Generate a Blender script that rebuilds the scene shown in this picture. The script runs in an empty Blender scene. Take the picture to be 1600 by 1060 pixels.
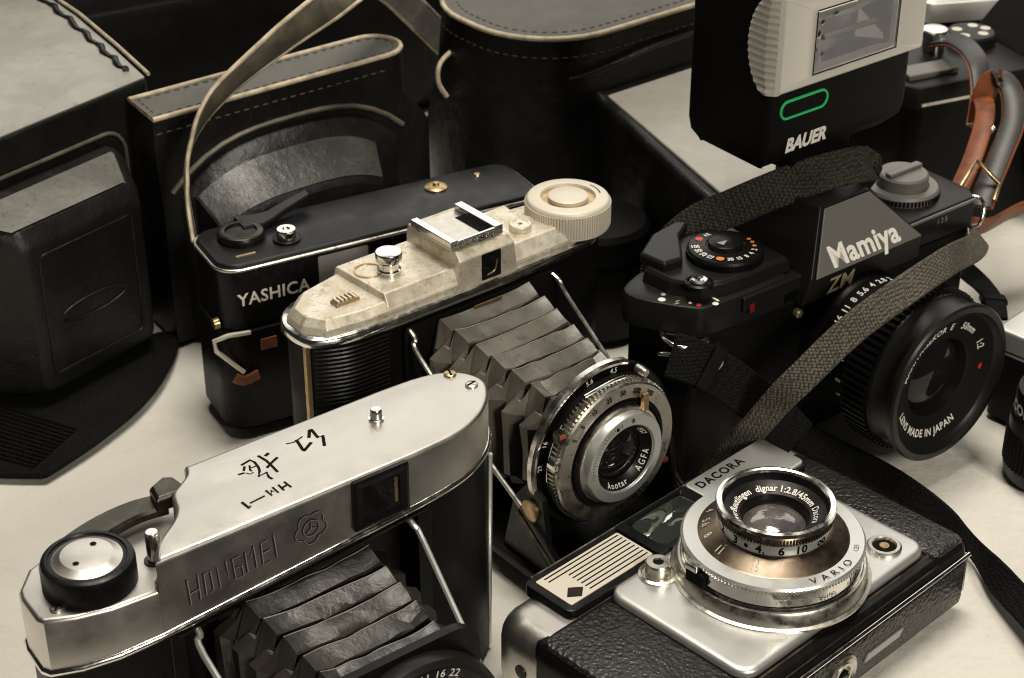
import bpy, bmesh, math, random
from mathutils import Vector, Matrix
random.seed(7)
R = math.radians
K = 0.001                                   # all numbers below are millimetres
scene = bpy.context.scene
COL = scene.collection

# ------------------------------------------------------------------ camera
cam_d = bpy.data.cameras.new('camera'); cam = bpy.data.objects.new('camera', cam_d); COL.objects.link(cam)
cam.location = (0, 0, 0.412); cam.rotation_euler = (R(90 - 30.6), 0, 0)
cam_d.sensor_width = 36; cam_d.lens = 36 * 2880 / 1600
cam_d.clip_start = 0.01; cam_d.clip_end = 20
cam_d.dof.use_dof = True; cam_d.dof.focus_distance = 0.60; cam_d.dof.aperture_fstop = 30
scene.camera = cam

# ------------------------------------------------------------------ light
world = bpy.data.worlds.new('World'); scene.world = world; world.use_nodes = True
bg = world.node_tree.nodes['Background']; bg.inputs[0].default_value = (1.0, 0.93, 0.82, 1); bg.inputs[1].default_value = 0.015
def area(name, loc, target, sx, sy, power, col=(1, 0.93, 0.81)):
    l = bpy.data.lights.new(name, 'AREA'); l.shape = 'RECTANGLE'; l.size = sx; l.size_y = sy; l.energy = power; l.color = col
    o = bpy.data.objects.new(name, l); COL.objects.link(o); o.location = loc
    o.rotation_euler = (Vector(target) - Vector(loc)).to_track_quat('-Z', 'Y').to_euler(); return o
area('overhead_lamp', (0.05, 0.75, 1.9), (0.0, 0.6, 0.0), 0.75, 0.55, 30, (1, .935, .82))
area('back_lamp', (0.1, 2.35, 1.15), (0.0, 0.6, 0.1), 2.8, 1.2, 16, (1, .96, .88))  # added unseen area light behind, for reflections on the top plates
area('front_lamp', (0.95, -1.1, 1.2), (0.0, 0.6, 0.0), 0.45, 0.4, 27, (1, .935, .82))
scene.view_settings.view_transform = 'Standard'; scene.view_settings.look = 'None'
scene.view_settings.exposure = 0.08; scene.view_settings.gamma = 1.0; scene.view_settings.use_curve_mapping = False
scene.cycles.use_denoising = True
scene.cycles.max_bounces = 8; scene.cycles.filter_width = 1.0

# ------------------------------------------------------------------ mesh helpers
def rrect(x0, x1, y0, y1, r, n=6):
    p = []
    for cx, cy, a in ((x1 - r, y0 + r, -90), (x1 - r, y1 - r, 0), (x0 + r, y1 - r, 90), (x0 + r, y0 + r, 180)):
        for i in range(n + 1):
            t = R(a + 90 * i / n); p.append((cx + r * math.cos(t), cy + r * math.sin(t)))
    return p
def chaikin(p, it=2, closed=True):
    p = [Vector(q) for q in p]
    for _ in range(it):
        q = []
        m = len(p)
        rng = range(m) if closed else range(m - 1)
        if not closed: q.append(p[0])
        for i in rng:
            a, b = p[i], p[(i + 1) % m]
            q += [a * .75 + b * .25, a * .25 + b * .75]
        if not closed: q.append(p[-1])
        p = q
    return p
def inset(poly, d):
    n = len(poly); P = [Vector((q[0], q[1])) for q in poly]
    A = sum(P[i].x * P[(i + 1) % n].y - P[(i + 1) % n].x * P[i].y for i in range(n))
    s = 1 if A > 0 else -1
    out = []
    for i in range(n):
        a, b, c = P[i - 1], P[i], P[(i + 1) % n]
        e1 = (b - a); e2 = (c - b)
        if e1.length < 1e-9: e1 = e2
        if e2.length < 1e-9: e2 = e1
        e1 = e1.normalized(); e2 = e2.normalized()
        n1 = Vector((-e1.y, e1.x)) * s; n2 = Vector((-e2.y, e2.x)) * s
        m = n1 + n2
        if m.length < 1e-6: m = n1
        m.normalize(); k = max(.5, m.dot(n1))
        q = b + m * d / k; out.append((q.x, q.y))
    return out
def spline(pts, n=8):
    P = [Vector(p) for p in pts]; out = []
    for i in range(len(P) - 1):
        p0 = P[max(i - 1, 0)]; p1 = P[i]; p2 = P[i + 1]; p3 = P[min(i + 2, len(P) - 1)]
        for j in range(n):
            t = j / n
            out.append(.5 * ((2 * p1) + (-p0 + p2) * t + (2 * p0 - 5 * p1 + 4 * p2 - p3) * t * t + (-p0 + 3 * p1 - 3 * p2 + p3) * t ** 3))
    out.append(P[-1]); return out
AX = {'z': ((1, 0, 0), (0, 1, 0), (0, 0, 1)), '-y': ((1, 0, 0), (0, 0, 1), (0, -1, 0)), 'x': ((0, 1, 0), (0, 0, 1), (1, 0, 0)), '-x': ((0, -1, 0), (0, 0, 1), (-1, 0, 0))}
class MB:
    def __init__(s): s.v = []; s.f = []
    def add(s, vs, fs):
        n = len(s.v); s.v += [tuple(p) for p in vs]; s.f += [tuple(i + n for i in f) for f in fs]; return s
    def loft(s, rings, cap0=True, cap1=True, closed=True):
        m = len(rings[0]); vs = [p for r in rings for p in r]; fs = []
        for i in range(len(rings) - 1):
            for j in range(m if closed else m - 1):
                a = i * m + j; b = i * m + (j + 1) % m; fs.append((a, b, b + m, a + m))
        if cap0: fs.append(tuple(range(m - 1, -1, -1)))
        if cap1: fs.append(tuple((len(rings) - 1) * m + j for j in range(m)))
        return s.add(vs, fs)
    def box(s, x0, x1, y0, y1, z0, z1):
        return s.loft([[(x0, y0, z), (x1, y0, z), (x1, y1, z), (x0, y1, z)] for z in (z0, z1)])
    def prism(s, poly, z0, z1, ch=0, ch0=0, ax='z', o=(0, 0, 0)):
        u, v, w = [Vector(a) for a in AX[ax]]; o = Vector(o)
        L = []
        if ch0: L.append((inset(poly, ch0), z0)); L.append((poly, z0 + ch0))
        else: L.append((poly, z0))
        if ch: L.append((poly, z1 - ch)); L.append((inset(poly, ch * .3), z1 - ch * .3)); L.append((inset(poly, ch), z1))
        else: L.append((poly, z1))
        return s.loft([[o + u * p[0] + v * p[1] + w * h for p in q] for q, h in L])
    def lathe(s, prof, c=(0, 0, 0), ax='z', seg=56, a0=0, a1=360, cap=True):
        u, v, w = [Vector(a) for a in AX[ax]]; c = Vector(c); full = (a1 - a0) >= 360
        n = seg if full else seg + 1
        rings = [[c + (u * math.cos(R(a0 + (a1 - a0) * i / seg)) + v * math.sin(R(a0 + (a1 - a0) * i / seg))) * r + w * h for i in range(n)] for r, h in prof]
        return s.loft(rings, cap and prof[0][0] > 0, cap and prof[-1][0] > 0, closed=full)
    def gear(s, n, r0, r1, h0, h1, c=(0, 0, 0), ax='z', duty=.5):
        u, v, w = [Vector(a) for a in AX[ax]]; c = Vector(c); ring = []
        for i in range(n):
            for f, r in ((0, r0), (.5 - duty * .5 + .0, r0), (.5 - duty * .3, r1), (.5 + duty * .3, r1)):
                t = 2 * math.pi * (i + f) / n; ring.append((u * math.cos(t) + v * math.sin(t)) * r)
        q = .96 * r0 / max(r0, 1e-6)
        return s.loft([[c + p * (q if k else 1) + w * h for p in ring] for h, k in ((h0, 1), (h0, 0), (h1, 0), (h1, 1))], False, False)
    def tube(s, path, r, seg=8, closed=False):
        P = [Vector(p) for p in path]; n = len(P); rings = []; up = None
        rr = r if isinstance(r, (list, tuple)) else [r] * n
        for i in range(n):
            a = P[i - 1] if (i or closed) else P[i]; b = P[(i + 1) % n] if (i < n - 1 or closed) else P[i]
            t = (b - a).normalized()
            if up is None: up = t.orthogonal().normalized()
            up = (up - t * up.dot(t)).normalized(); q = t.cross(up)
            rings.append([P[i] + (up * math.cos(2 * math.pi * j / seg) + q * math.sin(2 * math.pi * j / seg)) * rr[i] for j in range(seg)])
        if closed: rings.append(rings[0]); return s.loft(rings, False, False)
        return s.loft(rings)
    def ribbon(s, path, w, th, wd, nrm=None):
        P = [Vector(p) for p in path]; n = len(P); rings = []
        for i in range(n):
            t = (P[min(i + 1, n - 1)] - P[max(i - 1, 0)]).normalized()
            f = i / (n - 1) * (len(wd) - 1); k = min(int(f), len(wd) - 2); f -= k
            d = (Vector(wd[k]).normalized() * (1 - f) + Vector(wd[k + 1]).normalized() * f)
            if nrm: d = Vector(nrm).cross(t)
            d = (d - t * d.dot(t)).normalized(); nn = t.cross(d).normalized()
            a = w / 2; b = th / 2; e = min(b * .8, a * .2)
            rings.append([P[i] + d * x + nn * y for x, y in ((-a, -b + e), (-a + e, -b), (0, -b), (a - e, -b), (a, -b + e), (a, b - e), (a - e, b), (0, b), (-a + e, b), (-a, b - e))])
        return s.loft(rings)
    def stroke(s, pts, w, o, xd, yd):                    # flat engraved line lying in a plane
        o = Vector(o); xd = Vector(xd); yd = Vector(yd); P = [Vector((p[0], p[1])) for p in pts]; n = len(P); L = []; Rr = []
        for i in range(n):
            a = P[max(i - 1, 0)]; b = P[min(i + 1, n - 1)]; t = (b - a)
            if t.length < 1e-6: t = Vector((1, 0))
            t = t.normalized(); q = Vector((-t.y, t.x)) * w * .5
            e = t * w * .3 * (-1 if i == 0 else (1 if i == n - 1 else 0))
            L.append(P[i] + q + e); Rr.append(P[i] - q + e)
        to = lambda p: o + xd * p.x + yd * p.y
        return s.add([to(p) for p in L] + [to(p) for p in Rr], [(i, i + 1, n + i + 1, n + i) for i in range(n - 1)])

def build(mb, name, mat, parent=None, smooth=35, bevel=0, seg=2, label=None, kind=None, solid=True):
    me = bpy.data.meshes.new(name)
    me.from_pydata([(x * K, y * K, z * K) for x, y, z in mb.v], [], mb.f)
    bm = bmesh.new(); bm.from_mesh(me)
    bmesh.ops.remove_doubles(bm, verts=bm.verts, dist=1e-6)
    if solid: bmesh.ops.recalc_face_normals(bm, faces=bm.faces)
    bm.to_mesh(me); bm.free()
    if smooth:
        me.polygons.foreach_set('use_smooth', [True] * len(me.polygons)); me.set_sharp_from_angle(angle=R(smooth))
    me.materials.append(mat)
    ob = bpy.data.objects.new(name, me); COL.objects.link(ob)
    if parent: ob.parent = parent
    if bevel:
        m = ob.modifiers.new('bevel', 'BEVEL'); m.width = bevel * K; m.segments = seg; m.limit_method = 'ANGLE'; m.angle_limit = R(32); m.harden_normals = True
    if label: ob['label'] = label
    if kind: ob['kind'] = kind
    return ob
def thing(name, label, cat, x, y, rz, z=0, group=None):
    o = bpy.data.objects.new(name, None); COL.objects.link(o); o.empty_display_size = .01
    o.location = (x * K, y * K, z * K); o.rotation_euler = (0, 0, R(rz)); o['label'] = label; o['category'] = cat
    if group: o['group'] = group
    return o

# ------------------------------------------------------------------ lettering
_gl = {}
def _mesh_of(body, bold):
    cu = bpy.data.curves.new('glyph', 'FONT'); cu.body = body; cu.size = 1; cu.offset = bold; cu.resolution_u = 3
    ob = bpy.data.objects.new('glyph', cu); COL.objects.link(ob)
    dg = bpy.context.evaluated_depsgraph_get(); me = bpy.data.meshes.new_from_object(ob.evaluated_get(dg))
    v = [tuple(p.co) for p in me.vertices]; f = [tuple(p.vertices) for p in me.polygons]
    bpy.data.objects.remove(ob); bpy.data.curves.remove(cu); bpy.data.meshes.remove(me)
    return v, f
def glyph(ch, bold):
    k = (ch, bold)
    if k not in _gl:
        w = lambda b: max([p[0] for p in _mesh_of(b, 0)[0]] or [0])
        adv = w('H' + ch + 'H') - w('HH')
        v, f = ([], []) if ch == ' ' else _mesh_of(ch, bold)
        _gl[k] = (v, f, adv)
    return _gl[k]
CAP = 0.70
def text(mb, s, h, o, xd, yd, bold=0.0, shear=0.0, wide=1.0, track=0.0, align='c'):
    sc = h / CAP; o = Vector(o); xd = Vector(xd).normalized(); yd = Vector(yd).normalized()
    G = [glyph(c, bold) for c in s]; W = sum((g[2] + track) * sc * wide for g in G)
    x = -W / 2 if align == 'c' else 0
    for v, f, adv in G:
        mb.add([o + xd * (x + (p[0] + shear * p[1]) * sc * wide) + yd * (p[1] * sc - h / 2) for p in v], f)
        x += (adv + track) * sc * wide
    return mb
def ringtext(mb, s, h, c, r, mid, ax='z', out=True, bold=0.0, wide=1.0, track=0.05, hfun=0.0, cone=0.0):
    """letters round a circle; out: tops point away from the centre"""
    u, v, w = [Vector(a) for a in AX[ax]]; c = Vector(c); sc = h / CAP
    G = [glyph(ch, bold) for ch in s]; W = sum((g[2] + track) * sc * wide for g in G)
    x = -W / 2
    for vv, f, adv in G:
        aw = (adv + track) * sc * wide; a = (x + aw / 2) / r; t = R(mid) + (-a if out else a)
        rad = u * math.cos(t) + v * math.sin(t); tan = -u * math.sin(t) + v * math.cos(t)
        if out: X = -tan; Y = rad
        else: X = tan; Y = -rad
        mb.add([c + rad * r + X * (p[0] * sc * wide - aw / 2) + Y * (p[1] * sc - h / 2) + w * (hfun + cone * ((p[1] * sc - h / 2) * (1 if out else -1))) for p in vv], f)
        x += aw
    return mb
def cyltext(mb, s, h, c, r, mid, ax='z', h0=0, bold=0.0, wide=1.0, track=.05, flip=False):
    """letters wrapped round the wall of a cylinder"""
    u, v, w = [Vector(a) for a in AX[ax]]; c = Vector(c); sc = h / CAP
    G = [glyph(ch, bold) for ch in s]; W = sum((g[2] + track) * sc * wide for g in G); x = -W / 2
    for vv, f, adv in G:
        q = []
        for p in vv:
            t = R(mid) + (x + p[0] * sc * wide) / r * (-1 if flip else 1)
            q.append(c + (u * math.cos(t) + v * math.sin(t)) * r + w * (h0 + (p[1] * sc - h / 2) * (-1 if flip else 1)))
        mb.add(q, f); x += (adv + track) * sc * wide
    return mb

# ------------------------------------------------------------------ materials
def mat(name, base, rough=.5, metal=0, spec=.5, bump=None, var=None, rvar=None, coat=0, trans=0, ior=1.5, emit=None):
    m = bpy.data.materials.new(name); m.use_nodes = True; nt = m.node_tree; N = nt.nodes; L = nt.links
    b = N['Principled BSDF']; b.inputs['Base Color'].default_value = (*base, 1); b.inputs['Roughness'].default_value = rough
    b.inputs['Metallic'].default_value = metal; b.inputs['Specular IOR Level'].default_value = spec
    b.inputs['Coat Weight'].default_value = coat; b.inputs['Coat Roughness'].default_value = .12
    b.inputs['Transmission Weight'].default_value = trans; b.inputs['IOR'].default_value = ior
    tc = N.new('ShaderNodeTexCoord')
    def noise(scale, detail=4, kind='NOISE', rough=.6):
        if kind == 'NOISE':
            t = N.new('ShaderNodeTexNoise'); t.inputs['Detail'].default_value = detail; t.inputs['Roughness'].default_value = rough
        elif kind == 'WAVE':
            t = N.new('ShaderNodeTexWave'); t.bands_direction = 'DIAGONAL'
        else:
            t = N.new('ShaderNodeTexVoronoi'); t.feature = kind
        t.inputs['Scale'].default_value = scale; L.new(tc.outputs['Object'], t.inputs['Vector']); return t.outputs[0]
    def ramp(src, p0, p1, c0, c1):
        r = N.new('ShaderNodeValToRGB'); r.color_ramp.elements[0].position = p0; r.color_ramp.elements[1].position = p1
        r.color_ramp.elements[0].color = c0; r.color_ramp.elements[1].color = c1; L.new(src, r.inputs[0]); return r.outputs[0]
    if var:                                             # list of (scale, lo, hi, colour, amount)
        cur = None
        for sc_, lo, hi, colr, amt in var:
            f = ramp(noise(sc_, 6), lo, hi, (0, 0, 0, 1), (amt, amt, amt, 1))
            mx = N.new('ShaderNodeMix'); mx.data_type = 'RGBA'; L.new(f, mx.inputs[0])
            if cur is None: mx.inputs[6].default_value = (*base, 1)
            else: L.new(cur, mx.inputs[6])
            mx.inputs[7].default_value = (*colr, 1); cur = mx.outputs[2]
        L.new(cur, b.inputs['Base Color'])
    if rvar:
        sc_, lo, hi = rvar
        mr = N.new('ShaderNodeMapRange'); L.new(noise(sc_, 6), mr.inputs[0]); mr.inputs[1].default_value = .3; mr.inputs[2].default_value = .7
        mr.inputs[3].default_value = lo; mr.inputs[4].default_value = hi; L.new(mr.outputs[0], b.inputs['Roughness'])
    if bump:
        prev = None
        for sc_, dist, kind in bump:
            bp = N.new('ShaderNodeBump'); bp.inputs['Distance'].default_value = dist * K; bp.inputs['Strength'].default_value = 1
            L.new(noise(sc_, 5, kind), bp.inputs['Height'])
            if prev: L.new(prev, bp.inputs['Normal'])
            prev = bp.outputs[0]
        L.new(prev, b.inputs['Normal'])
    if emit: b.inputs['Emission Color'].default_value = (*emit[:3], 1); b.inputs['Emission Strength'].default_value = emit[3]
    return m
M = {}
M['satin'] = mat('satin_chrome', (.60, .575, .53), .36, 1, bump=[(5000, .012, 'NOISE')], var=[(40, .5, .8, (.48, .455, .40), .35), (1500, .62, .72, (.40, .37, .32), .3)], rvar=(90, .32, .44))
M['chrome'] = mat('polished_chrome', (.82, .80, .75), .13, 1, bump=[(300, .02, 'NOISE')], rvar=(220, .08, .28), var=[(300, .62, .75, (.50, .43, .33), .25)])
M['steel'] = mat('brushed_steel', (.62, .59, .53), .32, 1, rvar=(300, .22, .45), var=[(200, .5, .75, (.48, .44, .37), .35)], bump=[(2500, .012, 'NOISE')])
M['darksteel'] = mat('dark_steel', (.075, .068, .056), .36, 1, rvar=(200, .25, .5), var=[(160, .5, .7, (.14, .125, .10), .6)])
M['brass'] = mat('worn_brass', (.55, .40, .22), .38, 1, rvar=(300, .25, .5), var=[(300, .45, .7, (.30, .20, .10), .7)])
M['bronze'] = mat('bronze_anodised', (.165, .125, .092), .30, 1, rvar=(160, .24, .40), var=[(90, .45, .75, (.27, .21, .16), .6)])
M['mottle'] = mat('mottled_enamel', (.62, .555, .435), .44, .55, bump=[(420, .06, 'NOISE'), (1600, .03, 'NOISE')],
                  var=[(110, .42, .62, (.79, .745, .64), .85), (230, .55, .64, (.42, .34, .22), .6), (800, .57, .66, (.30, .23, .15), .6)], rvar=(200, .36, .62))
M['mottle_side'] = M['mottle']
M['black'] = mat('black_enamel', (.005, .0048, .0045), .28, 0, .22, rvar=(300, .26, .45), bump=[(4000, .006, 'NOISE')])
M['navy'] = mat('blue_black_enamel', (.0058, .006, .0075), .34, 0, .32, rvar=(90, .3, .5), var=[(40, .45, .7, (.013, .0138, .0175), .7)], bump=[(3000, .008, 'NOISE')])
M['plastic'] = mat('black_plastic', (.0035, .0033, .0031), .5, 0, .08, bump=[(3500, .018, 'NOISE')])
M['satinblack'] = mat('satin_black_paint', (.010, .0096, .009), .36, 0, .24, bump=[(3800, .02, 'NOISE')])
M['greyplate'] = mat('grey_plate', (.155, .147, .134), .40, .2, .5, bump=[(3800, .02, 'NOISE')], var=[(70, .5, .7, (.13, .126, .12), .6)])
M['leather'] = mat('black_leather', (.004, .0038, .0036), .45, 0, .13, bump=[(900, .09, 'NOISE'), (160, .15, 'NOISE')], rvar=(60, .34, .52))
M['oldleather'] = mat('scuffed_leather', (.0065, .006, .0056), .38, 0, .32, bump=[(1100, .10, 'NOISE'), (110, .8, 'NOISE')], rvar=(45, .30, .50), var=[(50, .45, .75, (.015, .0145, .013), .8), (700, .68, .74, (.05, .047, .040), .6)])
M['leathertop'] = mat('grey_worn_leather', (.24, .235, .205), .45, 0, .6, bump=[(1500, .06, 'NOISE'), (150, .30, 'NOISE')], rvar=(60, .36, .55), var=[(40, .4, .7, (.34, .335, .295), .8), (300, .6, .75, (.07, .07, .06), .5)])
M['suede'] = mat('grey_leather_panel', (.075, .072, .06), .55, 0, .5, bump=[(1400, .10, 'NOISE'), (5200, .05, 'NOISE')], var=[(60, .4, .7, (.11, .104, .087), .7)])
M['edge'] = mat('raw_leather_edge', (.55, .47, .34), .6, 0, .4, bump=[(700, .08, 'NOISE')], var=[(150, .4, .65, (.24, .18, .11), .7)])
M['thread'] = mat('old_thread', (.07, .06, .045), .7, 0, .3)
M['brown'] = mat('brown_leather', (.24, .065, .016), .5, 0, .45, bump=[(800, .08, 'NOISE')], var=[(120, .45, .65, (.09, .030, .012), .8)])
M['sheenpanel'] = mat('dark_sheen_leather', (.022, .0214, .0185), .36, 0, .55, bump=[(1300, .12, 'NOISE'), (140, .6, 'NOISE')], rvar=(80, .28, .48), var=[(60, .4, .65, (.055, .053, .046), .8), (500, .6, .7, (.025, .024, .02), .6)])
M['suede2'] = mat('grey_sheen_leather', (.12, .117, .103), .38, 0, .55, bump=[(1300, .14, 'NOISE'), (120, .9, 'NOISE')], rvar=(80, .3, .5), var=[(50, .4, .65, (.19, .186, .165), .8), (500, .58, .7, (.035, .033, .029), .6)])
M['nosepanel'] = mat('pale_sheen_leather', (.36, .345, .295), .42, 0, .6, bump=[(1300, .08, 'NOISE'), (120, .5, 'NOISE')], var=[(45, .4, .7, (.44, .42, .36), .8), (300, .6, .72, (.2, .19, .16), .5)])
M['greyleather'] = mat('grey_strap_leather', (.038, .037, .036), .45, 0, .5, bump=[(900, .06, 'NOISE')], var=[(90, .4, .7, (.075, .073, .07), .7)])
M['strapleather'] = mat('worn_strap_leather', (.055, .048, .036), .5, 0, .5, bump=[(900, .08, 'NOISE')], var=[(70, .4, .65, (.16, .135, .095), .7)])
M['pebble'] = mat('pebbled_leatherette', (.018, .017, .015), .30, 0, .6, bump=[(760, .55, 'SMOOTH_F1'), (1800, .12, 'NOISE')], rvar=(400, .22, .42))
M['bellows'] = mat('bellows_cloth', (.06, .053, .042), .34, 0, .55, bump=[(35, .8, 'NOISE'), (320, .05, 'NOISE'), (1600, .05, 'NOISE')], rvar=(80, .28, .48), var=[(55, .42, .65, (.12, .106, .085), .85), (150, .56, .7, (.025, .022, .018), .6)])
M['bellows2'] = mat('black_bellows_leather', (.011, .0097, .0078), .28, 0, .45, bump=[(35, 1.3, 'NOISE'), (300, .06, 'NOISE'), (1600, .04, 'NOISE')], rvar=(80, .28, .5), var=[(60, .42, .68, (.032, .028, .022), .8)])
M['foldedge'] = mat('fold_wear_highlight', (.20, .178, .14), .5, 0, .4)
M['white'] = mat('white_paint', (.78, .75, .68), .5, 0, .4)
M['ink'] = mat('black_ink', (.006, .0055, .005), .8, 0, .08)
M['rustchrome'] = mat('rusty_chrome', (.80, .78, .73), .18, 1, rvar=(150, .12, .35), var=[(70, .48, .60, (.16, .07, .03), .95)])
M['groove'] = mat('engraved_groove', (.02, .015, .012), .6, 0, .15)
M['redpaint'] = mat('red_paint', (.65, .03, .03), .4)
M['rustred'] = mat('faded_red_paint', (.34, .07, .03), .5)
M['darkred'] = mat('dark_red_plastic', (.20, .01, .012), .3)
M['orangepaint'] = mat('orange_paint', (.75, .22, .05), .4)
M['greenpaint'] = mat('green_paint', (.02, .55, .17), .4)
M['goldpaint'] = mat('gold_paint', (.48, .40, .24), .4, .5)
M['lensglass'] = mat('lens_glass', (.9, .9, .95), .02, 0, .6, trans=1, ior=1.5)
M['darkglass'] = mat('dark_glass', (.006, .0055, .007), .05, 0, .3, coat=0, var=[(30, .4, .7, (.016, .012, .012), .6)])
M['viewglass'] = mat('viewfinder_glass', (.55, .62, .54), .06, .95, .7, bump=[(14, 2.0, 'NOISE')])
M['silverpaint'] = mat('silver_face', (.74, .74, .71), .36, .85, .5, bump=[(4500, .012, 'NOISE')], rvar=(60, .33, .43), var=[(30, .45, .75, (.66, .67, .63), .6)])
M['cream'] = mat('cream_panel', (.66, .61, .51), .5, .2, .4, bump=[(3000, .01, 'NOISE')])
M['flashface'] = mat('flash_bezel', (.76, .715, .65), .36, .3, .5, bump=[(2500, .02, 'NOISE')])
M['reflector'] = mat('flash_reflector', (.90, .89, .84), .22, .6, bump=[(70, .8, 'NOISE')])
M['clear'] = mat('clear_plastic', (.80, .76, .68), .16, 0, .6, trans=.45, ior=1.45)
M['stepgrey'] = mat('frosted_window', (.34, .33, .32), .35, .1, .5)
def webbing(name, base, hi, s):
    m = mat(name, base, .8, 0, .12); nt = m.node_tree; N = nt.nodes; L = nt.links; b = N['Principled BSDF']
    tc = N.new('ShaderNodeTexCoord'); v = N.new('ShaderNodeTexVoronoi'); v.inputs['Scale'].default_value = s; v.inputs['Randomness'].default_value = .35
    L.new(tc.outputs['Object'], v.inputs['Vector'])
    r = N.new('ShaderNodeValToRGB'); r.color_ramp.elements[0].color = (*hi, 1); r.color_ramp.elements[1].color = (*base, 1)
    r.color_ramp.elements[0].position = .1; r.color_ramp.elements[1].position = .65; L.new(v.outputs['Distance'], r.inputs[0])
    n = N.new('ShaderNodeTexNoise'); n.inputs['Scale'].default_value = 50; L.new(tc.outputs['Object'], n.inputs['Vector'])
    mx = N.new('ShaderNodeMix'); mx.data_type = 'RGBA'; mx.blend_type = 'MULTIPLY'; mx.inputs[0].default_value = .7
    L.new(r.outputs[0], mx.inputs[6]); L.new(n.outputs[0], mx.inputs[7]); L.new(mx.outputs[2], b.inputs['Base Color'])
    bp = N.new('ShaderNodeBump'); bp.invert = True; bp.inputs['Distance'].default_value = .5 * K; L.new(v.outputs['Distance'], bp.inputs['Height']); L.new(bp.outputs[0], b.inputs['Normal'])
    return m
M['web'] = webbing('grey_webbing', (.06, .053, .042), (.25, .225, .185), 900)
M['webdark'] = webbing('black_webbing', (.004, .0038, .0036), (.014, .013, .012), 800)
M['webmid'] = webbing('charcoal_webbing', (.03, .026, .021), (.11, .097, .078), 800)
cl = mat('tablecloth_linen', (.70, .67, .605), .85, 0, .2, bump=[(1600, .14, 'NOISE'), (60, 1.2, 'NOISE'), (11, 6.0, 'NOISE')], var=[(14, .45, .75, (.60, .565, .50), .7), (9, .60, .75, (.50, .46, .39), .6), (150, .72, .76, (.30, .25, .18), .6)])
M['cloth'] = cl

# ------------------------------------------------------------------ setting: the covered table
def table():
    mb = MB(); nu, nv = 170, 150; vs = []; ca, sa = math.cos(R(29)), math.sin(R(29))
    def hgt(x, y):
        z = 1.0 * math.sin(x * .021 + y * .013) + .7 * math.sin(y * .031 - x * .012 + 1.3)
        for cx, cy, dx, dy, s, a in ((222, 500, .55, 1, 8, 4.5), (240, 455, .3, 1, 12, 4.0), (-190, 540, 1, .35, 12, 2.2), (-120, 590, 1, .7, 10, 2.0), (-215, 470, 1, .8, 9, 2.0), (225, 600, .9, .5, 10, 2.0)):
            n = math.hypot(dx, dy); d = ((x - cx) * dy - (y - cy) * dx) / n; al = ((x - cx) * dx + (y - cy) * dy) / n
            z += a * math.exp(-(d / s) ** 2) * math.exp(-(al / 90) ** 2)
        return z - 2.2
    for j in range(nv + 1):
        w = -60 + 1500 * (j / nv) ** 1.15                    # unseen near edge, cut and draped to darken the front faces' reflections
        for i in range(nu + 1):
            u = -1100 + 1900 * i / nu
            if w >= 0: v, dz = w, 0
            else: a = min(-w / 8, R(85)); v = -8 * math.sin(a); dz = -8 * (1 - math.cos(a)) - max(0, -w - 12) * 8
            x = 190 + ca * u - sa * v; y = 466 + sa * u + ca * v; vs.append((x, y, hgt(x, y) + dz))
    mb.add(vs, [(j * (nu + 1) + i, j * (nu + 1) + i + 1, (j + 1) * (nu + 1) + i + 1, (j + 1) * (nu + 1) + i) for j in range(nv) for i in range(nu)])
    o = build(mb, 'tablecloth', M['cloth'], smooth=180, solid=False); o['kind'] = 'structure'; o['label'] = 'cream cloth covering the table under all the cameras'
table()

# ------------------------------------------------------------------ shared camera parts
def bellows(root, matr, y0, y1, zt, zb, hw, n, depth, cx=0, jit=.6):
    rings = []; crest = []
    for i in range(n):
        j = lambda: random.uniform(-jit, jit)
        tilt = random.uniform(-.7, .7)
        for f, dz, ph in ((0, -.5, 0), (.05, .3, 0), (.42, -.2, 0), (.74, -1.0, 0), (.77, -1.7, 0), (.62, -depth, 1), (.96, -depth, 1)):
            t = (i + f) / n; y = y0 + (y1 - y0) * t
            top = zt[0] + (zt[1] - zt[0]) * t + dz; bot = zb[0] + (zb[1] - zb[0]) * t - dz
            w = hw[0] + (hw[1] - hw[0]) * t; ws = w - (0 if ph else depth * 1.1); c = 8.5 if not ph else 3.0
            wt = w - c - (0 if not ph else 2.0)
            pts = []
            for k in range(9): pts.append((cx + wt - 2 * wt * k / 8, y + j() * .6 + tilt * (k / 4 - 1), top + j() * .35 - .6 * math.sin(math.pi * k / 8) - (1.3 if (k in (1, 7) and f == .42) else 0) + (.5 if k in (0, 8) and f < .8 and not ph else 0)))
            pts += [(cx - ws - (2.2 if not ph else 0), y + j() - (2.4 if not ph else -1.5), top - c - 1 + j())]
            pts += [(cx - ws + j(), y, top - (top - bot) * .5)]
            pts += [(cx - ws, y, bot + c), (cx - wt, y, bot), (cx + wt, y, bot), (cx + ws, y, bot + c), (cx + ws + j(), y, top - (top - bot) * .5), (cx + ws + (2.2 if not ph else 0), y + j() - (2.4 if not ph else -1.5), top - c - 1 + j())]
            rings.append(pts)
            if f == .05: crest.append(pts[:9])
    b = build(MB().loft(rings, True, True), 'bellows', matr, root, smooth=24)
    m = b.modifiers.new('bevel', 'BEVEL'); m.width = .4 * K; m.segments = 2; m.limit_method = 'ANGLE'; m.angle_limit = R(28)
    for q in crest[1:]:
        P = spline([(x, y + .1, z + .02) for x, y, z in q], 3)
        build(MB().tube(P, [.12 + .14 * abs(math.sin(i * .37 + q[0][1])) for i in range(len(P))], 5), 'fold_edge', M['foldedge'], b, smooth=60)  # pale crest line: painted highlight along with edge wear
    return b
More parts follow.
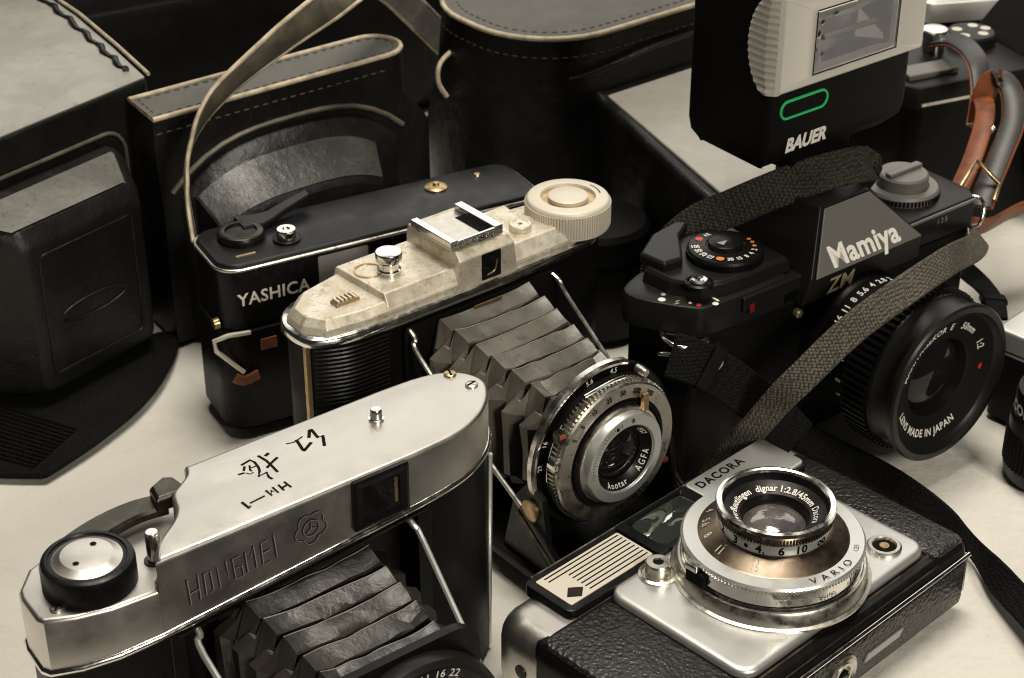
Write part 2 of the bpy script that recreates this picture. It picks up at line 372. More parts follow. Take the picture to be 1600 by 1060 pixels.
def screw(root, x, y, z, r, m='steel', a=.4):
    s = build(MB().lathe([(r, 0), (r, .5), (r * .8, .8), (0, .85)], (x, y, z), seg=20), 'screw', M[m], root)
    d = (math.cos(a), math.sin(a)); n = (-d[1], d[0]); w = r * .16; q = r * .85
    build(MB().add([(x + d[0] * q * i + n[0] * w * j, y + d[1] * q * i + n[1] * w * j, z + .9) for i, j in ((-1, -1), (1, -1), (1, 1), (-1, 1))], [(0, 1, 2, 3)]), 'slot', M['ink'], s, smooth=0, solid=False)

# ------------------------------------------------------------------ silver folding camera, nearest on the left
def camera_silver_folding():
    root = thing('folding_camera', 'folding camera with smooth silver top plate and black thumb lever, nearest at lower left', 'camera', -72, 453, 37.7)
    rim = lambda x: 76.5 + .075 * x
    right = [(40, -18.4), (56, -17.6), (66, -14.6), (75, -8.4), (81, -.5), (82.2, 4.5), (80.5, 10), (75.5, 15), (66, 18), (50, 18.5)]
    step = [(-19, 18.5), (-20.5, 14.5), (-24.5, 11.5), (-28.5, 8.8), (-30.2, 5.2), (-31.5, .5), (-35.5, -4.2), (-41, -8), (-45.5, -12.5), (-48.4, -18.4)]
    poly = [(-30, -18.4), (0, -18.4), (20, -18.4)] + [tuple(p) for p in chaikin(right, 2, False)] + [(20, 18.5)] + [tuple(p) for p in chaikin(step, 2, False)]
    rings = [[(x, y, rim(x)) for x, y in poly], [(x, y, 96.6) for x, y in poly]]
    for d, z in ((.25, 97.3), (.7, 97.8), (1.5, 98.0)): rings.append([(x, y, z) for x, y in inset(poly, d)])
    tp = build(MB().loft(rings), 'top_plate', M['satin'], root, smooth=40)
    dl = [(-19, 18.3), (-45, 18.5), (-62, 17.6), (-73, 13.5), (-79.5, 5.8), (-80.5, 2), (-81, -8.5), (-79.8, -10.8), (-72, -14.6), (-62, -17.2), (-48.45, -18.39)]
    dpoly = dl + [(-46.5, -14), (-36, -5), (-30, 3), (-26, 10)]
    rings = [[(x, y, rim(x)) for x, y in dpoly], [(x, y, 86.9) for x, y in dpoly]]
    for d, z in ((.3, 87.5), (.8, 87.9), (1.4, 88)): rings.append([(x, y, z) for x, y in inset(dpoly, d)])
    build(MB().loft(rings), 'winding_deck', M['satin'], root, smooth=32)
    # bright lip and leather body
    full = [(-48, -18.4)] + poly[:3] + [tuple(p) for p in chaikin(right, 2, False)] + [(20, 18.5)] + dl
    o1 = inset(full, -.9)
    build(MB().loft([[(x, y, rim(x) - 2.2) for x, y in full], [(x, y, rim(x) - 1.6) for x, y in o1], [(x, y, rim(x) - .5) for x, y in o1], [(x, y, rim(x) + .15) for x, y in inset(full, -.05)]]), 'rim', M['chrome'], root, smooth=60)
    i2 = inset(full, .9)
    build(MB().loft([[(x, y, rim(x) - 3.6) for x, y in i2], [(x, y, rim(x) - 2.2) for x, y in i2]]), 'rim_shadow_gap', M['black'], root)
    # body: two leather ends and a dark bellows chamber between
    rb = [(46.5, -16.6)] + [tuple(p) for p in chaikin([(56, -16.6), (68, -14), (78, -6), (81, 4), (78, 12), (66, 17), (46, 17)], 2, False)] + [(46.5, 15)]
    build(MB().loft([[(x, y, 0) for x, y in rb], [(x, y, rim(x) - 3) for x, y in rb]]), 'body_end', M['leather'], root, smooth=50)
    lb = [(-45, -16.4), (-47, 17), (-62, 16), (-74, 12), (-79, 4), (-79.5, -7), (-72, -13), (-60, -16)]
    build(MB().loft([[(x, y, 0) for x, y in lb], [(x, y, rim(x) - 3) for x, y in lb]]), 'body_end', M['leather'], root, smooth=50)
    build(MB().box(-46, 47, -6, 16.5, 0, 72), 'bellows_chamber', M['black'], root)
    for x0, x1 in ((-46, -41), (41, 46.4)): build(MB().box(x0, x1, -16.9, -6, 1, 72 if x0 < 0 else 77), 'chamber_frame', M['black'], root, bevel=.4)
    
    build(MB().tube([(74.6, -8.2, 0), (75.2, -8.6, 78)], 1.0, 8), 'side_trim', M['silverpaint'], root)
    # bright moulding under the plate along the bellows opening
    build(MB().loft([[(x, -17.2, rim(x) - 4.8), (x, -18.3, rim(x) - 4.6), (x, -18.3, rim(x) - 3.9), (x, -17.2, rim(x) - 3.7)] for x in (-44, 0, 44)]), 'moulding', M['darksteel'], root)
    # viewfinder window
    vf = build(MB().loft([[(a, y, b) for a, b in p] for p, y in (
        (rrect(16.2, 36.4, 79.6, 97.4, .8, 2), -18.2), (rrect(16.2, 36.4, 79.6, 97.4, .8, 2), -19.6), (rrect(17.2, 35.4, 80.6, 96.4, .8, 2), -20), (rrect(19.8, 33.2, 83.2, 94.4, .5, 2), -19.4), (rrect(20.5, 32.6, 84, 93.6, .4, 2), -18.3))], True, False), 'viewfinder_frame', M['black'], root, smooth=25)
    build(MB().box(19.5, 33.5, -19.0, -18.45, 83, 94.6), 'viewfinder_glass', M['darkglass'], vf)
    build(MB().box(31.2, 32.4, -19.25, -19.02, 84.2, 93.2), 'inner_frame', M['brass'], vf)
    # engraving on the top (reads upside down from the front) and on the front
    S = [[(11.7, 10.0), (13.7, 9.4), (15.3, 9.7), (17.6, 10.4)], [(15.2, 9.8), (13.9, 4.1), (14.1, 3.6), (17.9, 5.9)], [(19.1, 8.9), (21.2, 12.0), (21.9, 11.9), (21.2, 7.3), (22.8, 6.8), (20.4, 2.2)],
         [(-4.9, 8.5), (-1.7, 9.2), (-1.1, 7.4), (-1.6, 4.3), (-2.3, 2.5), (-3.9, 0.3), (-1.1, 0.5), (-1.8, -2.0), (-1.5, -3.2)], [(-3.4, 5.4), (-1.3, 5.4)], [(-5.9, 5.6), (-4.8, 7.1)], [(-8.2, 4.7), (-6.6, 4.4)], [(-3.3, 6.7), (-4.3, 4.7), (-4.2, 4.0)], [(-6.1, 4.1), (-5.4, 2.8), (-4.2, 2.9)],
         [(1.5, 9.5), (2.1, 5.9), (2.0, 2.9), (1.7, -1.0)], [(3.4, 8.4), (4.5, 8.9)], [(5.5, 5.3), (2.7, 4.0), (0.5, 2.7)], [(0.5, -7.0), (0.7, -10.3)], [(-1.7, -7.3), (-1.8, -10.3)], [(-1.7, -9.1), (0.5, -8.7)], [(-6.1, -7.5), (-6.0, -10.4), (-4.9, -8.5), (-3.7, -10.3), (-3.7, -7.3)], [(-12.9, -10.0), (-7.9, -9.5)], [(-14.7, -8.4), (-14.5, -11.8), (-13.8, -11.4)]]
    W = [.35, .75, .75, .6, .3, .55, .5, .45, .25, .6, .7, .6] + [.5] * 4 + [.4, .6]
    mb = MB()
    for k, (s, w) in enumerate(zip(S, W)):
        mb.stroke(s, w * 1.45, (0, 0, 98.04 + .004 * k), (1, 0, 0), (0, 1, 0))
        for q in s[1:-1]: mb.add([(q[0] + w * .72 * math.cos(R(a)), q[1] + w * .72 * math.sin(R(a)), 98.042 + .004 * k) for a in range(0, 360, 45)], [tuple(range(8))])
    build(mb, 'engraved_lettering', M['ink'], root, smooth=0, solid=False, label='black engraved characters and HM-1, upside down on the silver top')
    F = [[(-39.9, 87.9), (-39.3, 79.0)], [(-36.4, 88.1), (-36.2, 79.4)], [(-39.3, 82.8), (-36.7, 83.2)], [(-34.5, 87.7), (-32.4, 87.8), (-31.8, 80.4), (-34.2, 80.0), (-34.5, 87.7)], [(-29.6, 80.3), (-30.2, 88.2), (-26.6, 82.0), (-27.3, 88.8)], [(-22.7, 88.6), (-25.1, 88.5), (-24.5, 81.0), (-21.8, 81.2), (-22.2, 84.9), (-24.1, 84.9)], [(-20.4, 81.7), (-20.9, 88.9), (-19.1, 86.6), (-18.0, 89.9), (-17.4, 82.0)], [(-13.3, 89.9), (-15.5, 89.8), (-15.2, 81.9), (-12.8, 82.2)], [(-15.2, 86.0), (-12.7, 86.3)], [(-11.2, 90.7), (-10.5, 82.6)]]
    g = MB(); hl = MB()
    for k, s in enumerate(F):
        g.stroke(s, .62, (0, -18.42 - .004 * k, 0), (1, 0, 0), (0, 0, 1))
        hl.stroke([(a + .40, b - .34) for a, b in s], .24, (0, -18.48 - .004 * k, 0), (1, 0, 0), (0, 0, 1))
    fl = [(1.6 + (4.35 + 1.25 * abs(math.cos(2.5 * (t + .35)))) * math.cos(t), 87.5 + (4.35 + 1.25 * abs(math.cos(2.5 * (t + .35)))) * math.sin(t)) for t in [i * math.pi / 40 for i in range(81)]]
    ci = [(1.6 + 2.7 * math.cos(i * math.pi / 16), 87.5 + 2.7 * math.sin(i * math.pi / 16)) for i in range(33)]
    for k, s in enumerate((fl, ci, [(1.6, 87.6), (1.6, 89.3)], [(1.6, 87.6), (0, 86.2)], [(1.6, 87.6), (3.4, 86.9)])):
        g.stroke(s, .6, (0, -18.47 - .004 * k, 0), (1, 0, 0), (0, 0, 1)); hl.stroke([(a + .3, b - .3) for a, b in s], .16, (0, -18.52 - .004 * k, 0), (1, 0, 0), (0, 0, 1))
    build(g, 'engraved_lettering', M['groove'], root, smooth=0, solid=False, label='HONGMEI and a five-petalled flower cut into the front of the plate')
    build(hl, 'engraving_highlights', M['stepgrey'], root, smooth=0, solid=False)  # painted highlight along one side of each cut line
    # winding knob, lever, pin, button, screws
    kn = build(MB().lathe([(13.4, 88.1), (13.4, 95), (12.9, 96.2), (11.8, 96.8), (11.2, 96.8), (10.9, 96.3), (10.5, 96.3)], (-61.5, -2.5, 0), seg=64), 'winding_knob', M['black'], root)
    build(MB().lathe([(10.5, 96.2), (9.4, 96.4), (7.6, 97.6), (7.3, 97.7), (0, 97.75)], (-61.5, -2.5, 0), seg=56), 'knob_cap', M['satin'], kn)
    for dx, dy in ((-4.4, -2.4), (3.6, 3.0)):
        build(MB().lathe([(.95, 97.8), (0, 97.82)], (-61.5 + dx, -2.5 + dy, 0), seg=14), 'spanner_hole', M['ink'], kn)
    arm = spline([(-66, 6), (-58, 10.5), (-48, 13.6), (-38, 14.6), (-29, 13.0)], 6)
    rings = []
    for i, p in enumerate(arm):
        t = (arm[min(i + 1, len(arm) - 1)] - arm[max(i - 1, 0)]).normalized(); n = Vector((-t.y, t.x)); w = 5.6 - 1.6 * i / len(arm)
        rings.append([(p.x + n.x * a, p.y + n.y * a, z) for a, z in ((-w, 90.6), (-w, 92.6), (-w + .8, 93.4), (w - .8, 93.4), (w, 92.6), (w, 90.6))])
    lv = build(MB().loft(rings), 'advance_lever', M['darksteel'], root, smooth=40)
    tip = [(-33.5, 9.2), (-25.2, 8.6), (-23.0, 11.5), (-23.6, 17.0), (-26.5, 19.0), (-32, 16.4)]
    tb = MB().loft([[(x, y, 92.4) for x, y in tip], [(x, y, 96.2) for x, y in tip], [(x + .3, y, 97.4) for x, y in inset(tip, .8)]])
    build(tb, 'lever_tip', M['darksteel'], lv, smooth=30, bevel=.4)
    sr = MB()
    for i in range(6):
        t = i / 5.5; x = -25.4 + 2.0 * t; y = 8.2 + 2.8 * t; sr.box(x - .1, x + .28, y - .25, y + .25, 93, 97)
    build(sr, 'serration', M['ink'], lv, smooth=0)
    pin = build(MB().lathe([(2.1, 88), (2.1, 97.6), (1.7, 98.3), (0, 98.4)], (-42.5, -5.2, 0), seg=24), 'shutter_pin', M['chrome'], root)
    build(MB().lathe([(3.2, 88.05), (3.1, 88.5), (2.1, 88.6)], (-42.5, -5.2, 0), seg=24), 'collar', M['darksteel'], pin)
    build(MB().lathe([(2.5, 98), (2.5, 98.5), (1.9, 98.7), (1.9, 101.2), (1.5, 101.8), (0, 102)], (41.2, 4.7, 0), seg=24), 'rewind_button', M['chrome'], root)
    screw(root, 75.0, 12.2, 97.9, 2.1, 'brass', 1.2); screw(root, 76.6, 2.6, 97.9, 2.1, 'steel', .2); screw(root, -74.5, -8.2, 88, 2.0, 'steel', .9)
    # bellows, struts and front standard
    bellows(root, M['bellows2'], -9, -64, (71.5, 66), (8, 16), (31, 27), 6, 5.0, cx=0, jit=.8)
    for sx in (-1, 1):
        x0 = 37.5 if sx > 0 else -37.5
        build(MB().tube(spline([(x0, -12, 74.5 if sx > 0 else 70), (x0 + sx * .3, -19.5, 72.5 if sx > 0 else 68), (x0 + sx * 1.5, -23, 67 if sx > 0 else 63), (x0 - sx * 2, -60, 38), (x0 - sx * 3, -66, 33)], 5), 1.05, 8), 'strut', M['silverpaint'], root)
    build(MB().prism(rrect(-33, 35, -95, -17, 8), 4, 7, ch=.8), 'drop_bed', M['black'], root)
    build(MB().prism(rrect(-27, 29, 12, 70, 10), 62, 65, ax='-y'), 'lens_board', M['black'], root)
    sh = build(MB().lathe([(30, 64.9), (30.4, 67), (30, 70), (28.6, 71.5), (27.6, 71.6), (27.2, 71.2), (24, 71.2)], (3, 0, 38), '-y', 72), 'shutter', M['satinblack'], root)
    build(MB().lathe([(24, 71.1), (24, 76), (20, 77), (13, 77), (11, 73), (0, 72)], (3, 0, 38), '-y', 56), 'lens', M['black'], sh)
    build(MB().gear(110, 24.2, 24.9, 72, 75, (3, 0, 38), '-y'), 'focus_ring', M['steel'], sh)
    t = MB()
    for s, a in (('22', 62), ('16', 74), ('11', 86), ('8', 97)): ringtext(t, s, 2.6, (3, 0, 38), 26.2, a, '-y', True, .01, hfun=71.35)
    build(t, 'scale_lettering', M['white'], sh, smooth=0, solid=False)
    return root
camera_silver_folding()

# ------------------------------------------------------------------ beige folding camera, behind
def camera_beige_folding():
    root = thing('folding_camera', 'folding camera with mottled beige top plate, round winding knob and extended grey bellows', 'camera', -23.5, 609.8, 39.3)
    rimp = [tuple(p) for p in chaikin([(-73, 4), (-73.5, -6), (-71.5, -14), (-58, -19), (-20, -19.8), (45, -19.2), (66, -13), (72, -3), (71, 8), (60, 17), (30, 19), (-40, 19), (-64, 14)], 2)]
    body = inset(rimp, 1.6)
    lft = [p for p in body]
    build(MB().prism([p for p in body], 0, 80.5), 'body', M['leather'], root, smooth=40)
    # ribbed grip panels on both ends of the front
    for x0, x1 in ((-66, -41),):
        rib = MB()
        for i in range(42):
            z = 8 + i * 1.7
            rib.tube(spline([(-69.5, -11.8, z), (-64, -15.2, z), (-56, -17.8, z), (-42, -18.5, z)], 4), .5, 5)
        build(rib, 'ribbed_grip', M['black'], root, smooth=60)
    build(MB().box(-72.8, -70.6, -11.5, -9.5, 2, 80), 'edge_trim', M['brass'], root, bevel=.4)
    build(MB().box(70.8, 72.4, -3, 1, 2, 84), 'edge_trim', M['darksteel'], root, bevel=.3)
    o = inset(rimp, -.6)
    build(MB().loft([[(x, y, 79.6) for x, y in inset(rimp, .9)], [(x, y, 80.3) for x, y in o], [(x, y, 82.6) for x, y in o], [(x, y, 83.4) for x, y in inset(rimp, .3)]]), 'rim', M['chrome'], root, smooth=50)
    # base casting of the top plate
    bp = [(-71, 3), (-71.5, -7.5), (-66, -15.5), (-50, -18), (0, -18.4), (42, -17.8), (60, -13.5), (68, -5), (68, 5), (60, 14), (40, 16.5), (-40, 16.5), (-60, 12)]
    tp = MB().loft([[(x, y, 83.3) for x, y in bp], [(x, y, 86.2) for x, y in inset(bp, .4)], [(x, y, 89.0) for x, y in inset(bp, 3.0)]])
    tp = build(tp, 'top_plate', M['mottle'], root, smooth=18, bevel=.5)
    dk = [(-41.5, 14), (-40.0, -15.5), (-8, -16.4), (-8, 14)]
    build(MB().loft([[(x, y, 85.0) for x, y in [(-43, 15), (-41.0, -18.2), (-6, -18.3), (-6, 15)]], [(x, y, 91.6) for x, y in [(-42, 14), (-40.3, -14.2), (-7, -14.2), (-7, 14)]]]), 'left_deck', M['mottle'], root, smooth=18, bevel=.7)
    build(MB().loft([[(x, y, 85.0) for x, y in [(14, 15), (14, -18.3), (43, -17.9), (44, -2), (38, 6), (40, 15)]], [(x, y, 91.6) for x, y in [(14, 14), (15.2, -13.8), (41, -13.6), (42, -3), (36.5, 5), (38, 14)]]]), 'right_deck', M['mottle'], root, smooth=18, bevel=.7)
    # raised viewfinder housing
    hs = build(MB().loft([[(-9.5, -18.6, 83.4), (18, -18.6, 83.4), (18, 15, 83.4), (-9.5, 15, 83.4)], [(-9.3, -18.5, 95.4), (16.6, -18.5, 95.4), (16, 14.5, 95.4), (-9, 14.5, 95.4)], [(-8.9, -15.2, 98.4), (15.6, -15.2, 98.4), (15.4, 14, 98.4), (-8.8, 14, 98.4)]]), 'viewfinder_housing', M['mottle'], root, smooth=18, bevel=.6)
    vw = build(MB().loft([[(a, y, b) for a, b in p] for p, y in ((rrect(.8, 9.6, 84.6, 95.2, .3, 2), -18.5), (rrect(.8, 9.6, 84.6, 95.2, .3, 2), -19.0), (rrect(1.4, 9.0, 85.2, 94.6, .3, 2), -19.0), (rrect(2.0, 8.4, 86, 94, .3, 2), -18.65))], True, False), 'viewfinder_window', M['ink'], root, smooth=20)
    build(MB().box(1.6, 8.8, -18.95, -18.62, 85.4, 94.4), 'viewfinder_glass', M['darkglass'], vw)
    build(MB().tube(spline([(3.0, -19.05, 86.4), (6.6, -19.05, 87.4), (7.8, -19.05, 91.5)], 5), .35, 6), 'glass_edge', M['brass'], vw)
    # accessory shoe
    sh = MB().box(-10.4, 13.6, -15.2, 9.5, 98.9, 100.0)
    shoe = build(sh, 'accessory_shoe', M['steel'], root, bevel=.2)
    build(MB().box(-10.6, -7.4, -15.0, 9.6, 100.02, 102.4), 'shoe_rail', M['chrome'], shoe, bevel=.3)
    build(MB().box(10.0, 13.8, -15.0, 9.8, 100.02, 102.4), 'shoe_rail', M['chrome'], shoe, bevel=.3)
    build(MB().box(-7.3, 9.9, -15.6, -14.2, 98.8, 102.3), 'shoe_stop', M['chrome'], shoe, bevel=.3)
    build(MB().box(6.0, 9.9, -12.0, 4.0, 100.02, 100.12), 'shoe_slot', M['ink'], shoe, smooth=0)
    # shutter release, slider, film reminder button, dial marks
    rb = build(MB().lathe([(4.4, 91.5), (4.4, 93.0), (3.7, 93.4), (3.7, 95.6), (4.1, 96.2), (4.9, 96.9), (5.0, 99.4), (4.7, 100.0), (2.8, 99.7), (0, 99.5)], (-29.0, -2.0, 0), seg=36), 'shutter_release', M['chrome'], root)
    build(MB().lathe([(5.6, 91.5), (5.6, 92.0), (4.9, 92.05), (4.9, 91.5)], (-34.5, 3.2, 0), seg=28), 'release_lock_ring', M['brass'], root)
    sl = build(MB().box(-56.5, -46.5, -8.2, -3.8, 88.9, 90.2), 'folding_slider', M['brass'], root, bevel=.3)
    for i in range(5):
        build(MB().box(-55.8 + i * 1.7, -54.9 + i * 1.7, -8.0, -4.0, 90.2, 91.2), 'slider_ridge', M['mottle'], sl, bevel=.15)
    fb = build(MB().lathe([(4.2, 91.5), (4.4, 92.2), (4.4, 93.6), (4.0, 94.1), (3.2, 94.2), (3.0, 93.9), (0, 93.9)], (29.5, -6.0, 0), seg=32), 'reminder_button', M['mottle'], root)
    ringtext(t := MB(), 'B D', 1.5, (29.5, -6, 0), .01, 90, hfun=94.0); build(t, 'lettering', M['groove'], fb, smooth=0, solid=False)
    # winding knob
    kc = (55.5, -3.5, 0)
    kn = build(MB().lathe([(15.2, 84.5), (16.4, 85), (16.4, 95.2), (15.9, 96.2), (15.2, 96.6), (10.8, 96.7), (10.5, 95.6)], kc, seg=72, cap=False), 'winding_knob', M['cream'], root)
    build(MB().gear(96, 16.35, 16.85, 86, 94.8, kc), 'knurling', M['cream'], kn, smooth=20)
    build(MB().lathe([(10.7, 95.7), (7.7, 95.6)], kc, seg=56, cap=False), 'dial_groove', M['brass'], kn)
    build(MB().lathe([(7.8, 95.6), (7.8, 96.9), (7.3, 97.2), (0, 97.3)], kc, seg=48), 'knob_centre', M['cream'], kn)
    build(MB().stroke([(53.5 + 15 * math.cos(R(a)), -3.5 + 12.8 * math.sin(R(a))) for a in range(-28, 14, 7)], .5, (0, 0, 96.75), (1, 0, 0), (0, 1, 0)), 'turn_arrow', M['groove'], kn, smooth=0, solid=False)
    # bellows chamber, bellows, struts
    build(MB().prism(rrect(-36, 36, 4, 78.5, 3), 19.2, 20.4, ax='-y'), 'chamber_frame', M['black'], root)
    bellows(root, M['bellows'], -21, -86, (77.2, 67), (16, 30), (30, 23.5), 7, 6.0)
    build(MB().box(-6, 7, -22.8, -22.2, 77.0, 77.8), 'bellows_clip', M['brass'], root)
    for sx in (-1, 1):
        x0 = sx * 33.5
        build(MB().tube(spline([(x0, -19, 77), (x0 + sx * .6, -24, 75), (x0 + sx * 1.6, -27, 70), (x0 + sx * .8, -60, 48), (x0 - sx * 1, -82, 33)], 5), .95, 8), 'strut', M['steel'], root)
    build(MB().prism(rrect(-34, 34, -118, -21, 9), 6, 9, ch=.8), 'drop_bed', M['black'], root)
    for sx in (-1, 1):
        br = build(MB().prism([(-112, 9), (-70, 9), (-76, 34), (-84, 44), (-92, 40), (-95, 22)], -1.2, 1.2, ax='x', o=(sx * 30, 0, 0)), 'bed_bracket', M['black'], root, bevel=.5)
        build(MB().lathe([(4.2, 1.2), (4.2, 2.4), (3, 2.9), (0, 3)], (sx * 30, -86, 33), '-x' if sx < 0 else 'x', 24), 'bracket_rivet', M['brass'], br)
        build(MB().tube([(sx * 33, -80, 30), (sx * 34, -112, 10)], 1.2, 8), 'bed_link', M['darksteel'], root)
        build(MB().lathe([(4.5, 0), (4.5, 2.2), (3.4, 2.8), (0, 2.9)], (sx * 34, -110, 12), '-x' if sx < 0 else 'x', 22), 'link_pivot', M['darksteel'], root)
    # front standard and shutter
    c = (0, 1.5, 48.5)
    st = build(MB().lathe([(30.5, 85.5), (31.5, 86.5), (31.5, 88.8), (30.6, 89.2), (29.6, 88.6), (24, 88.6)], c, '-y', 72), 'lens_board', M['black'], root)
    build(MB().lathe([(31.4, 85.6), (32.3, 86.2), (32.4, 88.4), (31.7, 89.4), (30.9, 89.5), (30.9, 88.9)], c, '-y', 72, 70, 215, cap=False), 'board_rim', M['rustchrome'], st, label='bright chrome rim of the lens board with rust patches')
    build(MB().lathe([(28, 88.5), (28, 91.5), (26.8, 91.9), (25.5, 91.9)], c, '-y', 64), 'shutter_housing', M['black'], root)
    ring = build(MB().lathe([(25.4, 90), (25.4, 94.2), (27, 94.8), (27.2, 96.0), (26.6, 96.7), (21.6, 97.1), (21.4, 96.2)], c, '-y', 80), 'speed_ring', M['steel'], root)
    build(MB().gear(100, 26.6, 27.9, 92.0, 94.7, c, '-y'), 'knurled_ring', M['steel'], root, smooth=20)
    build(MB().lathe([(21.5, 96.3), (20.3, 96.3), (20.3, 97.2), (19.9, 97.2), (19.9, 96.4), (18.9, 96.4)], c, '-y', 64, cap=False), 'ring_grooves', M['ink'], ring)
    build(MB().lathe([(19.0, 96.0), (18.6, 98.4), (17.8, 98.6), (17.4, 98)], c, '-y', 64, cap=False), 'inner_collar', M['steel'], root)
    fr = build(MB().lathe([(17.6, 97), (17.4, 100.8), (16.9, 101.5), (13.4, 101.8), (13.0, 101.4), (12.6, 99.8)], c, '-y', 64, cap=False), 'focus_ring', M['silverpaint'], root)
    build(MB().lathe([(13.1, 101.3), (12.4, 100), (10.9, 98.4), (10.0, 97.6), (9.8, 96)], c, '-y', 56, cap=False), 'lens_bezel', M['black'], fr)
    build(MB().lathe([(10.0, 97.0), (7.5, 98.4), (5, 99.2), (2.5, 99.6), (0, 99.75)], c, '-y', 40), 'lens_glass', M['darkglass'], fr)
    t = MB(); ringtext(t, 'Apotar', 1.9, c, 11.6, -100, '-y', False, .015, 1.0, .12, 99.35, .9); ringtext(t, 'AGFA', 1.9, c, 11.6, -28, '-y', False, .015, 1.0, .2, 99.35, .9); ringtext(t, '1957', 1.5, c, 11.6, 38, '-y', True, .01, 1, .1, 99.35, .9)
    build(t, 'lens_lettering', M['white'], fr, smooth=0, solid=False)
    t = MB()
    for s, a in (('2', 146), ('5', 133), ('10', 118), ('25', 101), ('50', 86), ('100', 70), ('300', 53)): ringtext(t, s, 2.0, c, 24.2, a, '-y', True, .02, .85, .02, 97.05)
    ringtext(t, 'PRONTO', 2.4, c, 24.2, -70, '-y', False, .01, 1, .15, 97.05)
    for i in range(22):
        a = R(100 + i * 4.2); l = 1.8 if i % 4 == 0 else 1.0
        t.stroke([((15.9 - l) * math.cos(a), (15.9 - l) * math.sin(a)), (15.9 * math.cos(a), 15.9 * math.sin(a))], .2, (0, 1.5 - 101.84, 48.5), (1, 0, 0), (0, 0, 1))
    ringtext(t, '8', 1.7, c, 15.2, 80, '-y', True, .02, 1, 0, 101.84)
    t.lathe([(.7, 101.84), (0, 101.86)], (-4.5, 1.5, 48.5 + 14), '-y', 12)
    build(t, 'scale_lettering', M['ink'], ring, smooth=0, solid=False)
    t = MB()
    for s, a in (('22', 176), ('16', 158), ('5.6', 104), ('4.5', 82)): ringtext(t, s, 2.0, c, 29.2, a, '-y', True, .01, .9, .02, 89.35)
    t.stroke([(28.4 * math.cos(R(a)), 28.4 * math.sin(R(a))) for a in range(140, 190, 5)], .25, (0, 1.5 - 92, 48.5), (1, 0, 0), (0, 0, 1))
    build(t, 'scale_lettering', M['white'], st, smooth=0, solid=False)
    a = R(168); build(MB().lathe([(2.6, 92), (2.6, 95), (1.7, 95.2), (1.5, 94), (0, 94)], (27.6 * math.cos(a), 0, 48.5 + 27.6 * math.sin(a)), '-y', 20), 'cable_socket', M['chrome'], root)
    a = R(62); build(MB().lathe([(1.7, 89), (1.7, 93), (1.4, 93.8), (0, 94)], (30 * math.cos(a), 0, 48.5 + 30 * math.sin(a)), '-y', 20), 'cocking_stud', M['steel'], root)
    a = R(148); q = (28.2 * math.cos(a), 0, 48.5 + 28.2 * math.sin(a))
    sl = build(MB().box(q[0] - 2.2, q[0] + 1.2, -94, -90.5, q[2] - 1.2, q[2] + 2.6), 'aperture_lever', M['darksteel'], root, bevel=.5)
    build(MB().box(q[0] - 1.9, q[0] + .6, -94.3, -94.05, q[2] + .6, q[2] + 2.3), 'red_mark', M['rustred'], sl)
    build(MB().tube(spline([(-14, -93.2, 76.5), (-4, -95, 79.2), (2, -95.6, 79.4)], 4), .6, 6), 'wire_spring', M['chrome'], root)
    build(MB().box(9, 11.4, -98.6, -96.6, 63.5, 70.5), 'index_tab', M['brass'], root, bevel=.3)
    build(MB().lathe([(1.3, 92), (1.2, 95), (0, 95.5)], (24.5, 0, 35), '-y', 16), 'red_button', M['darkred'], root)
    return root
camera_beige_folding()

